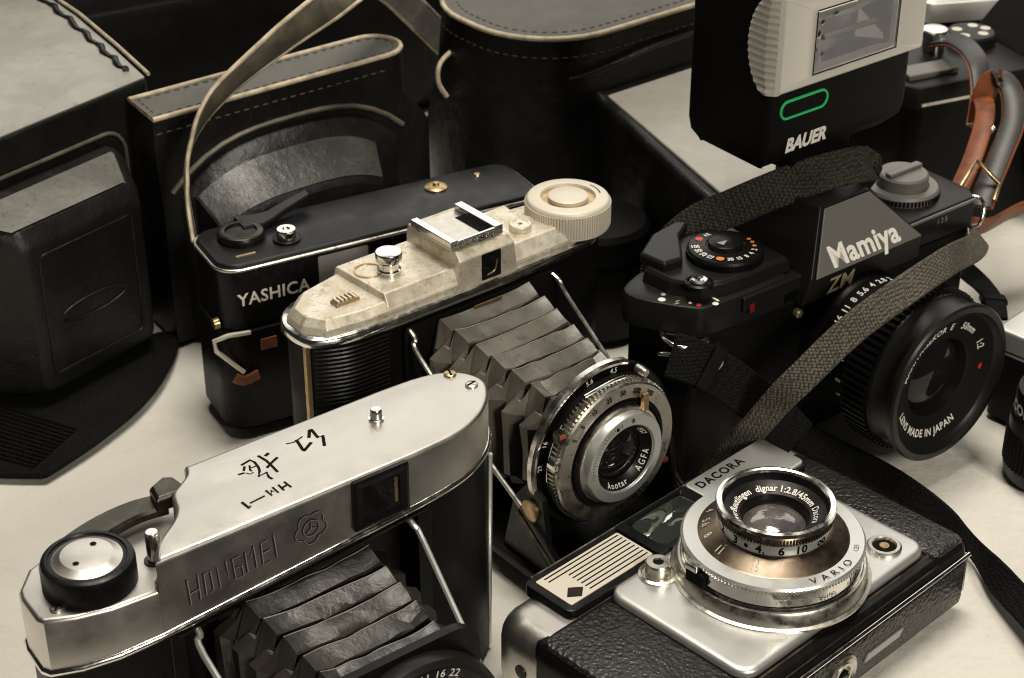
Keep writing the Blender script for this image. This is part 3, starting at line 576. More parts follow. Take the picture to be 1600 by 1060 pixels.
# ------------------------------------------------------------------ silver compact camera lying on its back
def camera_on_back():
    root = thing('compact_camera', 'silver-faced compact camera lying on its back with its lens pointing up', 'camera', 80, 486, 44)
    out = rrect(-72, 75, -36, 33, 4, 5)
    body = MB().loft([[(x, y, z) for x, y in p] for p, z in ((inset(out, 5), 0), (inset(out, 1.2), 3), (out, 8), (out, 22), (inset(out, 1), 26.5), (inset(out, 3), 28))])
    build(body, 'body', M['black'], root, smooth=50)
    # chrome top cover (towards the upper left), rounded at its free end
    tc = [(-72.4, 28.9), (-72.4, 40)] + [(-60.4 + 12.2 * math.cos(R(a)), 40.2 + 12.2 * math.sin(R(a))) for a in range(175, 85, -10)] + [(68, 52.4), (75.3, 46), (75.3, 28.9)]
    rings = [[(x, y, 1) for x, y in inset(tc, 1)], [(x, y, 5) for x, y in tc], [(x, y, 19) for x, y in tc]]
    for a in range(15, 91, 15): rings.append([(x, min(y, 29.4) if y0_ < 29.5 else y, 19 + 9.3 * math.sin(R(a))) for (x, y), (x0_, y0_) in zip(inset(tc, 8.5 * (1 - math.cos(R(a)))), tc)])
    build(MB().loft(rings), 'top_cover', M['satin'], root, smooth=60)
    build(MB().lathe([(2.6, 0), (2.4, .6), (0, .8)], (-72.2, 36, 13), '-x', 20), 'strap_stud', M['black'], root)
    # black framed strip with the light panel, window and name plate
    st = rrect(-56, 67.5, 29.6, 52.2, 3, 4)
    strip = build(MB().prism(st, 27.4, 31.6, ch=.6), 'front_strip', M['black'], root, smooth=40)
    build(MB().tube([(-52, 52.1, 31.4), (67, 52.1, 31.4)], .35, 6), 'strip_edge', M['steel'], strip)
    pn = build(MB().prism(rrect(-53, -13.5, 32.4, 49.2, .6, 2), 31.6, 31.9), 'light_panel', M['cream'], strip)
    ln = MB()
    for i in range(8):
        y = 34.2 + i * 1.95; ln.box(-43 if i < 6 else -50, -14.5, y - .22, y + .22, 31.9, 32.05)
    for i in range(8):
        y = 34.2 + i * 1.95
        build(MB().box(-42.5 if i < 6 else -50, -14.5, y - .22, y + .22, 31.9, 32.06), 'panel_groove', M['ink'], pn, smooth=0)
    build(MB().add([(-51.2, 36.2, 31.96), (-47.2, 33.2, 31.96), (-43.4, 36.4, 31.96), (-47.4, 39.6, 31.96)], [(0, 1, 2, 3)]), 'diamond_mark', M['groove'], pn, smooth=0, solid=False)
    fr = MB().loft([[(x, y, z) for x, y in p] for p, z in ((rrect(-12.6, 23, 30.2, 51.4, .5, 2), 31.5), (rrect(-12.6, 23, 30.2, 51.4, .5, 2), 32.5), (rrect(-8.5, 20.5, 32.5, 50.2, .5, 2), 32.5), (rrect(-7.5, 19.5, 33.4, 49.4, .5, 2), 31.7))], True, False)
    wf = build(fr, 'viewfinder_frame', M['black'], strip, smooth=25)
    gx = MB(); nx, ny = 12, 8
    gx.add([(-8.5 + 29 * i / nx, 32.6 + 17.6 * j / ny, 31.3 + 2.3 * math.sin(math.pi * i / nx) ** .7 * math.sin(math.pi * j / ny) ** .7) for j in range(ny + 1) for i in range(nx + 1)], [(j * (nx + 1) + i, j * (nx + 1) + i + 1, (j + 1) * (nx + 1) + i + 1, (j + 1) * (nx + 1) + i) for j in range(ny) for i in range(nx)])
    build(gx, 'viewfinder_glass', M['viewglass'], wf, smooth=180, solid=False)
    npl = build(MB().prism(rrect(23.4, 66.6, 30.8, 51.4, 2.2, 4), 31.5, 32.7, ch=.3), 'name_plate', M['silverpaint'], strip, smooth=40)
    build(text(MB(), 'DACORA', 3.6, (38.5, 47.2, 32.76), (1, 0, 0), (0, 1, 0), .03, 0, 1.0, .10), 'name_lettering', M['ink'], npl, smooth=0, solid=False)
    # pebbled leatherette on both ends and round the base
    for x0, x1, y0, y1 in ((-70.5, -39, -33.5, 28.6), (57, 74.2, -33.5, 40)):
        pp = rrect(x0, x1, y0, y1, 3, 4)
        build(MB().prism(pp, 26.5, 28.9, ch=.9), 'leatherette_panel', M['pebble'], root, smooth=50)
    bs = MB().loft([[(x, -36.7, 4), (x, -37.1, 7), (x, -37.1, 20.6), (x, -36.7, 21.6)] for x in (-70, 0, 71)])
    build(bs, 'leatherette_panel', M['pebble'], root, smooth=30, bevel=.3)
    build(MB().tube([(-70, -36.7, 23.6), (60, -36.7, 23.6), (73.5, -36.4, 23.4)], .95, 10), 'edge_moulding', M['chrome'], root, smooth=60)
    build(MB().loft([[(x, -29.8, 28.3), (x, -35.0, 26.6), (x, -35.2, 26.2), (x, -29.8, 27.5)] for x in (-38, 57)]), 'edge_strip', M['bronze'], root)
    build(MB().tube([(74.8, -34.5, 22), (75.3, -34.5, 6)], .7, 8), 'corner_trim', M['steel'], root)
    build(MB().prism([(-37.9 + 52, 10.6), (33.5, 10.6), (35.4, 13.4), (15.8, 13.4)], 37.1, 37.6, ax='-y'), 'slot_mark', M['stepgrey'], root)
    ts = build(MB().lathe([(7.2, 36.9), (7.2, 38.0), (6.2, 38.6), (5.6, 38.2), (4.8, 37.6), (4.4, 38.3), (3.4, 38.3), (3.0, 37.2), (0, 37.2)], (2, 0, 13), '-y', 36), 'tripod_socket', M['steel'], root)
    build(MB().box(-.1, 4.1, -38.35, -37.25, 12.3, 13.7), 'socket_slot', M['ink'], ts)
    # silver face plate
    pl = rrect(-39, 58, -29.6, 30.4, 6.5, 8)
    build(MB().loft([[(x, y, z) for x, y in p] for p, z in ((pl, 28.2), (pl, 30.2), (inset(pl, .4), 31), (inset(pl, 1.4), 31.5), (inset(pl, 2.6), 31.6))]), 'face_plate', M['silverpaint'], root, smooth=45)
    build(MB().loft([[(x, y, z) for x, y in p] for p, z in ((inset(pl, -.4), 27.6), (inset(pl, -.4), 28.9))]), 'plate_gasket', M['black'], root)
    rl = build(MB().lathe([(6.6, 31.6), (6.6, 32.2), (5.6, 32.6), (5.2, 32.1), (4.4, 32.1), (4.4, 36.4), (3.9, 37), (1.9, 37.1), (1.7, 36.4), (0, 36.2)], (-20.5, 24.0, 0), seg=40), 'shutter_release', M['steel'], root)
    build(MB().lathe([(1.75, 36.5), (0, 36.52)], (-20.5, 24, 0), seg=16), 'release_hole', M['ink'], rl)
    pc = build(MB().lathe([(6.0, 31.6), (6.0, 32.4), (5.4, 32.9), (4.3, 32.9), (4.0, 32.4), (3.9, 31.8)], (46, -19.5, 0), seg=36), 'flash_socket', M['steel'], root)
    build(MB().lathe([(4.0, 31.9), (0, 31.95)], (46, -19.5, 0), seg=28), 'socket_well', M['ink'], pc)
    build(MB().lathe([(1.7, 31.9), (1.7, 32.6), (.8, 32.7), (0, 32.3)], (46, -19.5, 0), seg=18), 'socket_pin', M['brass'], pc)
    # lens mount, from the wide flange up to the focusing ring
    c = (9, 0, 0)
    build(MB().lathe([(33.6, 31.4), (33.6, 32.0), (32.4, 32.4), (31.8, 36.6), (31.2, 37.4), (30.4, 37.6)], c, seg=96), 'lens_flange', M['steel'], root)
    bl = build(MB().lathe([(30.6, 37.4), (30.2, 38.4), (29.6, 38.6), (29.6, 41.6), (30.0, 42), (30.0, 44.4)], c, seg=96), 'shutter_barrel', M['chrome'], root)
    build(MB().lathe([(29.75, 38.35), (29.75, 38.75)], c, seg=96, cap=False), 'barrel_line', M['ink'], bl)
    rg = build(MB().lathe([(29.8, 44.2), (30.4, 44.8), (30.4, 45.6), (29.8, 46.3), (25.0, 46.7)], c, seg=96, cap=False), 'speed_ring', M['silverpaint'], root)
    build(MB().gear(150, 29.9, 30.6, 44.3, 45.5, c), 'ring_knurling', M['steel'], rg, smooth=20)
    build(MB().lathe([(25.1, 46.7), (24.6, 46.9), (19.6, 50.2), (18.4, 50.6)], c, seg=96, cap=False), 'aperture_cone', M['bronze'], root, label='brown anodised aperture scale round the lens')
    fr = build(MB().lathe([(18.4, 49.8), (18.4, 54.6), (18.2, 55)], c, seg=72, cap=False), 'distance_ring', M['silverpaint'], root)
    build(MB().gear(110, 18.5, 19.3, 55, 58.2, c), 'focus_knurling', M['darksteel'], fr, smooth=20)
    build(MB().lathe([(18.4, 54.9), (19.5, 58.1), (19.8, 58.6), (19.5, 59.6), (18.4, 59.9), (17.7, 59.6), (17.5, 58.6)], c, seg=80, cap=False), 'front_rim', M['chrome'], root)
    bz = build(MB().lathe([(17.7, 59.2), (17.4, 57.2), (16.9, 56.0), (14.9, 55.4), (12.2, 54.0), (11.6, 53.8), (10.6, 51.0), (10.0, 48), (0, 47)], c, seg=72, cap=False), 'lens_bezel', M['black'], root)
    gl = [(10.4, 50.4), (9.2, 51.6), (7.2, 52.7), (4.8, 53.4), (2.4, 53.8), (0, 53.9)]
    build(MB().lathe(gl + [(0, 52.4), (5, 51.6), (9, 50.2), (10.4, 49.8)][0:0], c, seg=48, cap=False), 'lens_glass', M['lensfront'], bz)
    # lettering on the lens
    t = MB()
    for s, m_, b_ in (('dignar', 52, .03), ('1:2.8/45mm', 2, .03), ('Reutlingen', 104, .025), ('Dacora', -52, .01), ('Feinwerk', 152, .01)):
        ringtext(t, s, 2.15, c, 13.6, m_, 'z', True, b_, .92, .04, 55.0, .47)
    build(t, 'bezel_lettering', M['white'], bz, smooth=0, solid=False)
    t = MB()
    for s, a in (('2', 154), ('3', 176), ('4', -157), ('6', -134), ('10', -113), ('oo', -86)): cyltext(t, s, 2.9, c, 18.46, a, h0=52.6, bold=.035, track=-.02 if s == 'oo' else .05)
    cyltext(t, 'I', 2.0, c, 18.48, -152, h0=50.8, bold=.02); t.lathe([(.8, 0), (0, .02)], (9 + 18.5 * math.cos(R(-171)), 18.5 * math.sin(R(-171)), 52.4), 'x', 10)
    build(t, 'distance_lettering', M['ink'], fr, smooth=0, solid=False)
    t = MB()
    for s, a in (('16', -157), ('11', 168), ('8', 146), ('5.6', 128), ('4', 110)):
        ringtext(t, s, 2.5, c, 22.4, a, 'z', False, .015, .85, .03, 48.5, -.66)
        if s in ('16', '11'): t.stroke([(20.2 * math.cos(R(a + 2)), 20.2 * math.sin(R(a + 2))), (20.9 * math.cos(R(a + 2)), 20.9 * math.sin(R(a + 2)))], .2, (9, 0, 49.9), (1, 0, 0), (0, 1, 0))
    build(t, 'aperture_lettering', M['cream'], root, smooth=0, solid=False)
    t = MB(); ringtext(t, 'VARIO', 2.7, c, 27.4, -95, 'z', False, 0, 1.1, .35, 46.72, .08); ringtext(t, '125', 1.6, c, 27.4, -62, 'z', False, 0, 1, .1, 46.72, .08)
    cyltext(t, '46086', 1.7, c, 30.05, -104, h0=40.6, track=.1); cyltext(t, 'A', 2.2, c, 30.05, -78, h0=41.8, bold=.01); cyltext(t, 'I', 3.8, c, 30.06, -84, h0=41.5, bold=.0)
    build(t, 'shutter_lettering', M['groove'], rg, smooth=0, solid=False)
    tab = build(MB().box(-23.2, -19.6, 5.5, 11.0, 43.2, 45.6), 'aperture_tab', M['chrome'], root, bevel=.6)
    build(MB().box(-22.6, -20.6, 3.2, 10.5, 38.4, 43.1), 'tab_slot', M['ink'], tab, bevel=.3)
    return root
M['lensfront'] = mat('coated_lens', (.22, .20, .19), .06, .55, .7, var=[(60, .4, .65, (.42, .37, .34), .8), (110, .5, .65, (.14, .11, .15), .7)], bump=[(60, .5, 'NOISE')])
camera_on_back()

# ------------------------------------------------------------------ black rangefinder camera in half case
def camera_rangefinder():
    root = thing('rangefinder_camera', 'black rangefinder camera in a leather half case behind the beige folding camera', 'camera', -57, 668, 28.5)
    out = rrect(-71, 71, -17, 19, 9, 6)
    build(MB().prism(out, 46, 74.4, ch=1.2), 'body', M['black'], root, smooth=50)
    build(MB().prism(inset(out, -1.6), 0, 47.5, ch=.5, ch0=4), 'half_case', M['leather'], root, smooth=50)
    rim = [Vector((x, y, 74.1)) for x, y in inset(out, -.2)]
    build(MB().tube(rim, .75, 8, True), 'edge_line', M['steel'], root, smooth=60)
    tpn = build(MB().prism(inset(out, .6), 74.2, 76.2, ch=.9), 'top_plate', M['navy'], root, smooth=50)
    build(text(MB(), 'YASHICA', 5.2, (-50, -17.06, 61.2), (1, 0, 0), (0, 0, 1), .02, 0, .95, .03), 'name_lettering', M['white'], root, smooth=0, solid=False)
    build(MB().prism(rrect(-31, -9.5, 55, 72, .6, 2), 16.9, 17.3, ax='-y'), 'frosted_window', M['stepgrey'], root)
    build(MB().prism(rrect(-6, 34, 55, 71.5, .6, 2), 16.9, 17.2, ax='-y'), 'viewfinder_window', M['darkglass'], root)
    # lever on its dial, shutter button, flash terminal, frame counter
    lv = build(MB().lathe([(9.6, 76.2), (9.6, 78), (8.8, 79.2), (6.4, 79.4), (6.2, 78.6), (0, 78.5)], (-54, 5, 0), seg=40), 'advance_dial', M['black'], root)
    build(MB().lathe([(8.7, 79.25), (8.2, 79.5), (6.6, 79.5)], (-54, 5, 0), seg=40, cap=False), 'dial_rim', M['darksteel'], lv)
    arm = [(-52, 12.5, 5.5), (-44, 11.2, 5), (-39, 11.8, 3.8), (-34, 13.2, 3.2), (-27, 15.8, 3.0), (-20, 18.5, 2.6)]
    rings = [[(x, y - w, z), (x, y - w, z + 1.8), (x, y - w + .6, z + 2.4), (x, y + w - .6, z + 2.4), (x, y + w, z + 1.8), (x, y + w, z)] for (x, y, w), z in zip(arm, (77, 77, 77.4, 78.6, 79.4, 80))]
    build(MB().loft(rings), 'advance_lever', M['satinblack'], lv, smooth=40)
    sb = build(MB().lathe([(5.6, 76.2), (5.6, 77.2), (4.6, 77.6)], (-39, -5.5, 0), seg=32), 'release_collar', M['black'], root)
    build(MB().lathe([(3.9, 77.2), (4.0, 80.4), (3.6, 81.2), (1.6, 81.2), (1.3, 80.6), (0, 80.6)], (-39, -5.5, 0), seg=32), 'shutter_release', M['chrome'], sb)
    build(MB().box(-62, -54, -10.5, -9.3, 76.2, 76.6), 'dial_mark', M['brass'], root)
    build(MB().lathe([(4.8, 76.2), (4.8, 76.8), (3.4, 77.6), (1.5, 77.6), (1.2, 78.6), (0, 78.8)], (33.5, 8.5, 0), seg=32), 'battery_lamp', M['brass'], root)
    build(MB().lathe([(1.6, 76.2), (1.2, 76.9), (0, 77)], (54, 11, 0), seg=16), 'top_screw', M['brass'], root)
    # strap lug on the left end
    build(MB().lathe([(2.6, 0), (2.2, 2.2), (0, 2.4)], (-71.2, -9, 49), '-x', 18), 'lug_post', M['brass'], root)
    build(MB().tube([(-62, -19.2, 47.5), (-71, -18.8, 48.2), (-75.6, -15, 45), (-75.4, -16, 41), (-66, -19.6, 30.5)], 1.0, 8), 'strap_ring', M['cream'], root, smooth=60)
    build(MB().ribbon(spline([(-70, -19.2, 29), (-66, -20, 27), (-60, -19.4, 28)], 3), 4.5, 1.4, [(0, 0, 1), (0, 0, 1)]), 'strap_end', M['brown'], root)
    build(MB().box(-58, -51, -19.3, -18.5, 38, 43), 'case_tear', M['brown'], root, bevel=.4)
    # long leather neck strap that loops up and over the cases
    W = [(-127, 654, 70), (-130, 665, 90), (-128, 675, 105), (-118, 685, 120), (-96, 702, 135), (-77, 727, 142), (-65, 760, 140), (-55, 794, 125), (-46, 837, 98), (-35, 874, 70), (-23, 903, 45)]
    a = R(-28.5); L = []
    for x, y, z in W:
        dx, dy = x + 57, y - 668; L.append((dx * math.cos(a) - dy * math.sin(a), dx * math.sin(a) + dy * math.cos(a), z))
    wd = [(.32, .95, .1), (.3, .95, .25), (.45, .85, -.1), (.75, .55, -.45), (.8, .35, -.55), (.75, .2, -.6), (.8, .1, -.4), (.85, .1, .1), (.8, .1, .4), (.8, .1, .4), (.8, .1, .4)]
    P = spline(L, 8)
    s = build(MB().ribbon(P, 12.5, 1.8, wd), 'neck_strap', M['strapleather'], root, smooth=50)
    for sd in (-1, 1):
        q = []
        n = len(P)
        for i in range(n):
            t = (P[min(i + 1, n - 1)] - P[max(i - 1, 0)]).normalized(); f = i / (n - 1) * (len(wd) - 1); k = min(int(f), len(wd) - 2); f -= k
            d = Vector(wd[k]).normalized() * (1 - f) + Vector(wd[k + 1]).normalized() * f; d = (d - t * d.dot(t)).normalized(); q.append(P[i] + d * sd * 6.3)
        build(MB().tube(q, 1.0, 6), 'strap_edge', M['edge'], s, smooth=60)
camera_rangefinder()

# ------------------------------------------------------------------ black single-lens reflex camera
def camera_reflex():
    root = thing('reflex_camera', 'black single-lens reflex camera with a webbing strap across its lens, under the flash', 'camera', 122, 635, 38)
    plan = [(-80, 4), (-74, -4), (-52, -7.5), (78, -7.5), (83, 0), (83, 24), (76, 32), (-70, 32), (-80, 24)]
    build(MB().prism(plan, 0, 66), 'body', M['leather'], root, smooth=30, bevel=1.5)
    # top plates
    tl = [(-85, 21), (-84, 14), (-73, -3), (-68, -6), (-50, -7.2), (-22, -7.2), (-20, 32), (-68, 31), (-82, 26)]
    build(MB().prism([tuple(p) for p in chaikin(tl, 1)], 65.5, 77.5, ch=1.2), 'left_top_plate', M['satinblack'], root, smooth=35)
    build(MB().box(-52, -21, -8.6, -3, 70.5, 76.6), 'front_ledge', M['satinblack'], root, bevel=.7)
    build(MB().box(-49.0, -46.6, -8.9, -8.55, 69.6, 73), 'red_window', M['darkred'], root)
    sd = [(-74, 24), (-73, 10), (-66, 0), (-58, -3.6), (-46, -4.4), (-24, -4.4), (-23, 34), (-50, 34), (-62, 32)]
    build(MB().loft([[(x, y, 77.2) for x, y in sd], [(x, y, 82.2) for x, y in inset(sd, .6)], [(x, y, 83.6) for x, y in inset(sd, 1.8)]]), 'shutter_housing', M['satinblack'], root, smooth=28, bevel=.5)
    ar = [(-72, 28), (-70.5, 16), (-62, 15), (-57, 21), (-50, 30), (-40, 36), (-44, 39.5), (-58, 37)]
    build(MB().loft([[(x, y, 83.2) for x, y in ar], [(x, y, 86.5) for x, y in ar], [(x, y, 87.4) for x, y in inset(ar, 1)]]), 'advance_lever', M['satinblack'], root, smooth=28, bevel=.5)
    dc = (-43, 12, 0)
    dl = build(MB().lathe([(14.4, 83.4), (14.4, 86.2), (13.8, 87), (7.6, 88), (7.2, 87.6), (6.8, 87.6), (6.4, 89.4), (5.6, 89.8), (0, 89.9)], dc, seg=64), 'speed_dial', M['black'], root)
    build(MB().gear(90, 14.3, 14.9, 83.6, 86, dc), 'dial_knurling', M['black'], dl, smooth=20)
    build(MB().add([(-47.2, 12.6, 89.95), (-46.4, 9.6, 89.95), (-42.6, 11.6, 89.95)], [(0, 1, 2)]), 'dial_pointer', M['stepgrey'], dl, smooth=0, solid=False)
    t = MB()
    for s, a in (('1000', 146), ('500', 163), ('250', 180), ('125', 196), ('30', 236), ('15', 254), ('8', 272), ('4', 288), ('2', 305), ('AE', 82)): ringtext(t, s, 2.3, dc, 10.8, a + 6, 'z', True, .03, .75, .0, 87.65, -.16) if s == 'AE' else text(t, s, 2.2, (dc[0] + 10.9 * math.cos(R(a)), dc[1] + 10.9 * math.sin(R(a)), 87.62), (math.cos(R(a - 180)), math.sin(R(a - 180)), 0) if 90 < a < 230 else (-math.sin(R(a)), math.cos(R(a)), 0), (-math.sin(R(a - 180)), math.cos(R(a - 180)), 0) if 90 < a < 230 else (-math.cos(R(a)), -math.sin(R(a)), 0), .03, 0, .8)
    build(t, 'dial_lettering', M['white'], dl, smooth=0, solid=False)
    for nm, mt, aa in (('orange_mark', 'orangepaint', (216, 322, 338, 352)), ('red_mark', 'redpaint', (112,))):
        for a in aa:
            r_ = 1.6 if a in (216, 112) else .9
            build(MB().lathe([(r_, 87.66), (0, 87.7)], (dc[0] + 10.9 * math.cos(R(a)), dc[1] + 10.9 * math.sin(R(a)), 0), seg=10), nm, M[mt], dl, smooth=0)
    rb = build(MB().lathe([(5.4, 83.5), (5.4, 84.3), (4.6, 84.8), (4.2, 84)], (-66, 1.5, 0), seg=32), 'release_collar', M['black'], root)
    build(MB().lathe([(3.6, 83.8), (3.5, 85.2), (2.9, 85.7), (1.2, 85.5), (0, 84.6)], (-66, 1.5, 0), seg=28), 'shutter_release', M['chrome'], rb)
    for x, y, r_, mt, nm in ((-77.5, 9, 1.5, 'white', 'self_timer_mark'), (-74.5, 11.5, 1.0, 'stepgrey', 'self_timer_mark'), (-69.5, -2.4, 1.1, 'redpaint', 'battery_lamp'), (-71, .6, .7, 'white', 'self_timer_mark'), (-64, -5.5, 1.3, 'white', 'lock_mark')):
        build(MB().lathe([(r_, 77.5), (r_ * .7, 77.75), (0, 77.8)], (x, y, 0), seg=12), nm, M[mt], root, smooth=0)
    build(MB().box(-62.2, -61.3, -4.9, -1.6, 77.5, 77.62), 'lock_mark', M['white'], root, smooth=0)
    build(MB().stroke([(-76, 3.4), (-74.6, 3.0), (-74.4, 4.6), (-73, 4.4)], .8, (0, 0, 77.56), (1, 0, 0), (0, 1, 0)), 'self_timer_mark', M['goldpaint'], root, smooth=0, solid=False)
    tr = [(38, -7.2), (80, -7.2), (84.5, 0), (84.5, 24), (78, 32), (38, 32)]
    build(MB().prism(tr, 65.5, 78.6, ch=1.2), 'right_top_plate', M['satinblack'], root, smooth=35, bevel=.4)
    rk = build(MB().lathe([(15.2, 78.6), (15.2, 81.4), (14.4, 82.4), (11, 82.6), (10.6, 82)], (59, 14, 0), seg=56), 'rewind_dial', M['greyplate'], root)
    build(MB().gear(60, 15.1, 15.7, 79, 81.2, (59, 14, 0)), 'dial_knurling', M['black'], rk, smooth=20)
    rw = build(MB().lathe([(10.4, 82.4), (10.4, 87), (9.6, 87.8), (0, 88)], (59, 14, 0), seg=48), 'rewind_knob', M['greyplate'], rk)
    build(MB().box(49.4, 68.6, 12.2, 15.8, 87.9, 89.6), 'rewind_crank', M['greyplate'], rk, bevel=.6)
    # pentaprism with its grey name plate
    fr = [(-20.5, -14.6, 76.5), (39, -14.6, 76.5), (17, -4.2, 98.6), (-8, -4.2, 98.6)]
    pr = MB().add([(-24, -12, 65), (42, -12, 65), (40.5, -13.6, 76.3), (18, -3.2, 99), (-9, -3.2, 99), (-22, -13.6, 76.3), (-24, 33, 65), (42, 33, 65), (38, 33, 80), (22, 30, 100), (-12, 30, 100), (-20, 33, 80)],
                  [(0, 1, 2, 5), (5, 2, 3, 4), (1, 7, 8, 2), (2, 8, 9, 3), (3, 9, 10, 4), (4, 10, 11, 5), (5, 11, 6, 0), (7, 6, 11, 8), (8, 11, 10, 9), (6, 7, 1, 0)])
    build(pr, 'prism_housing', M['satinblack'], root, smooth=20, bevel=.6)
    A, B, C, D = [Vector(p) for p in fr]; nrm = (B - A).cross(D - A).normalized()
    np_ = build(MB().loft([[p - nrm * .3 for p in (A, B, C, D)], [p + nrm * .5 for p in (A, B, C, D)]]), 'name_plate', M['greyplate'], root, bevel=.3)
    up = ((D + C) / 2 - (A + B) / 2).normalized()
    build(text(MB(), 'Mamiya', 8.6, A + (B - A) * .49 + up * 6.2 + nrm * .56, (1, 0, 0), up, .03, 0, .98, .02), 'name_lettering', M['white'], np_, smooth=0, solid=False)
    build(text(MB(), 'ZM', 6.0, (-6, -14.2, 71.0), (1, 0, 0), (0, 0, 1), .02, .2, 1.15, .02), 'model_lettering', M['goldpaint'], root, smooth=0, solid=False)
    build(text(MB(), '1 2 5', 2.2, (60, -7.6, 74), (1, 0, 0), (0, 0, 1), .01), 'plate_lettering', M['goldpaint'], root, smooth=0, solid=False)
    build(MB().box(36, 80, -8.3, -7.3, 77.0, 78.2), 'top_edge', M['greyplate'], root, bevel=.3)
    # hot shoe
    build(MB().box(0, 18, 12, 30, 100, 102), 'hot_shoe', M['steel'], root, bevel=.3)
    # lens
    c = (8, 0, 42)
    build(MB().lathe([(27, 7), (27, 14), (26.4, 15), (26.2, 17)], c, '-y', 72), 'lens_mount', M['black'], root)
    ab = build(MB().lathe([(26, 16.5), (26.8, 17.2), (27, 24.5), (26.9, 25.2)], c, '-y', 72, cap=False), 'aperture_ring', M['plastic'], root)
    ds = build(MB().lathe([(26.6, 25), (27.8, 25.6), (28.4, 35), (31.6, 35.4)], c, '-y', 72, cap=False), 'depth_scale', M['plastic'], root)
    fo = build(MB().lathe([(31.8, 35), (32.0, 36), (32.0, 48), (31.6, 49)], c, '-y', 72, cap=False), 'focus_ring', M['black'], root)
    build(MB().gear(72, 32.0, 33.6, 36.2, 47.8, c, '-y', .62), 'grip_ribs', M['plastic'], fo, smooth=20)
    lf = build(MB().lathe([(31.6, 48.5), (30.4, 50.5), (30.2, 56.5), (32.4, 58), (32.6, 60.4), (31.8, 61.2), (29.6, 61.2), (28.4, 58.6), (27.6, 58.0), (17.6, 55.4), (16.4, 54.8), (15.2, 50.0)], c, '-y', 80, cap=False), 'lens_front', M['satinblack'], root)
    build(MB().lathe([(15.6, 50.4), (13.4, 52.4), (10.4, 54.0), (6.6, 55.2), (3, 55.8), (0, 55.9)], c, '-y', 48), 'lens_glass', M['darkglass'], lf)
    t = MB()
    for s, m_, o_ in (('MAMIYA-SEKOR', 128, True), ('E', 84, True), ('50mm', 56, True), ('1:2', 22, True)): ringtext(t, s, 2.9, c, 22.6, m_, '-y', o_, .02, .9, .04, 56.8, .25)
    ringtext(t, 'LENS MADE IN JAPAN', 2.9, c, 22.6, -112, '-y', False, .02, .9, .04, 56.8, .25)
    build(t, 'lens_lettering', M['white'], lf, smooth=0, solid=False)
    build(MB().lathe([(1.3, 56.9), (0, 57)], (8 + 23 * math.cos(R(-8)), 0, 43 + 23 * math.sin(R(-8))), '-y', 12), 'red_dot', M['redpaint'], lf, smooth=0)
    t = MB()
    for s, a in (('22', 150), ('16', 140), ('11', 129), ('8', 119), ('5.6', 108), ('4', 97), ('2.8', 86), ('2', 76)): cyltext(t, s, 2.8, c, 27.05, a, '-y', 21, .03, .9, .03, True)
    for s, a in (('16', 165), ('8', 185), ('5', 200)): cyltext(t, s, 2.6, c, 28.3, a, '-y', 30, .02, .9, .03, True)
    build(t, 'scale_lettering', M['white'], ab, smooth=0, solid=False)
    build(MB().lathe([(1.8, 7.4), (1.8, 9.4), (1.2, 10), (0, 10.2)], (-22, 0, 60), '-y', 16), 'mount_index', M['goldpaint'], root)
    # strap lugs and the webbing strap
    for p in (([(-80, 6, 66), (-84, -1, 67), (-82, -8, 66.4), (-74, -9, 66.2), (-70, -8.5, 65.6), (-72, -8.8, 63.4), (-82, -8, 63.6), (-86, -1, 62), (-82, 4, 58)]), ([(84, 6, 68), (90, 2, 72), (92, -3, 70), (88, -5, 62), (85, 2, 60)])):
        build(MB().tube(spline(p, 3), .9, 8), 'strap_lug', M['chrome'], root, smooth=60)
    build(MB().ribbon(spline([(-86, -6, 64), (-79, -13, 61), (-70, -19, 54), (-60, -24, 44), (-50, -28, 33), (-42, -32, 22)], 6), 17, 1.8, [(0, 0, 1), (0, 0, 1)], nrm=(-.35, -.8, .45)), 'neck_strap', M['webdark'], root, smooth=40)
    build(MB().ribbon([(-77, -14.9, 60.4), (-73.5, -17.3, 57.6)], 20, 4.0, [(.5, .15, .85), (.5, .15, .85)]), 'strap_slider', M['plastic'], root, bevel=.5)
    build(MB().box(-74, -70, -17.8, -15.2, 57.5, 62), 'strap_keeper', M['stepgrey'], root, bevel=.5)
    build(MB().ribbon(spline([(87, -6, 58), (78, -14, 62), (63, -22, 66), (33, -36, 77.5), (4, -46, 83.5), (-18, -51, 84.5), (-34, -50, 79.5), (-46, -48.5, 73), (-56, -46, 64.5), (-63, -41, 54), (-66, -31, 36), (-67, -20, 18), (-66, -12, 5)], 6), 11.5, 1.7, [(0, 0, 1), (0, 0, 1)], nrm=(-.35, -.75, .55)), 'neck_strap', M['web'], root, smooth=40)
    build(MB().ribbon(spline([(-50, 46, 40), (-44, 45, 68), (-35, 38, 83), (-25, 26, 93), (-13, 15, 101.5), (0, 8, 106), (13, 4.5, 107), (26, 6, 104), (37, 16, 95), (44, 34, 70)], 6), 14.5, 1.7, [(0, 0, 1), (0, 0, 1)], nrm=(-.45, -.7, .55)), 'neck_strap', M['webmid'], root, smooth=40)
    Wp = [(92, 628, 10), (104, 619, 8), (124, 604, 5), (147, 581, 4), (164, 552, 4), (173, 521, 5), (181, 493, 6), (188, 460, 4)]
    a = R(-38); L = [((x - 122) * math.cos(a) - (y - 635) * math.sin(a), (x - 122) * math.sin(a) + (y - 635) * math.cos(a), z) for x, y, z in Wp]
    build(MB().ribbon(spline(L, 6), 11, 1.6, [(.5, .5, .6), (.3, .7, .5), (.2, .9, .35), (.3, .9, .2), (.6, .7, .1), (.8, .5, 0)]), 'neck_strap', M['webdark'], root, smooth=40)
camera_reflex()

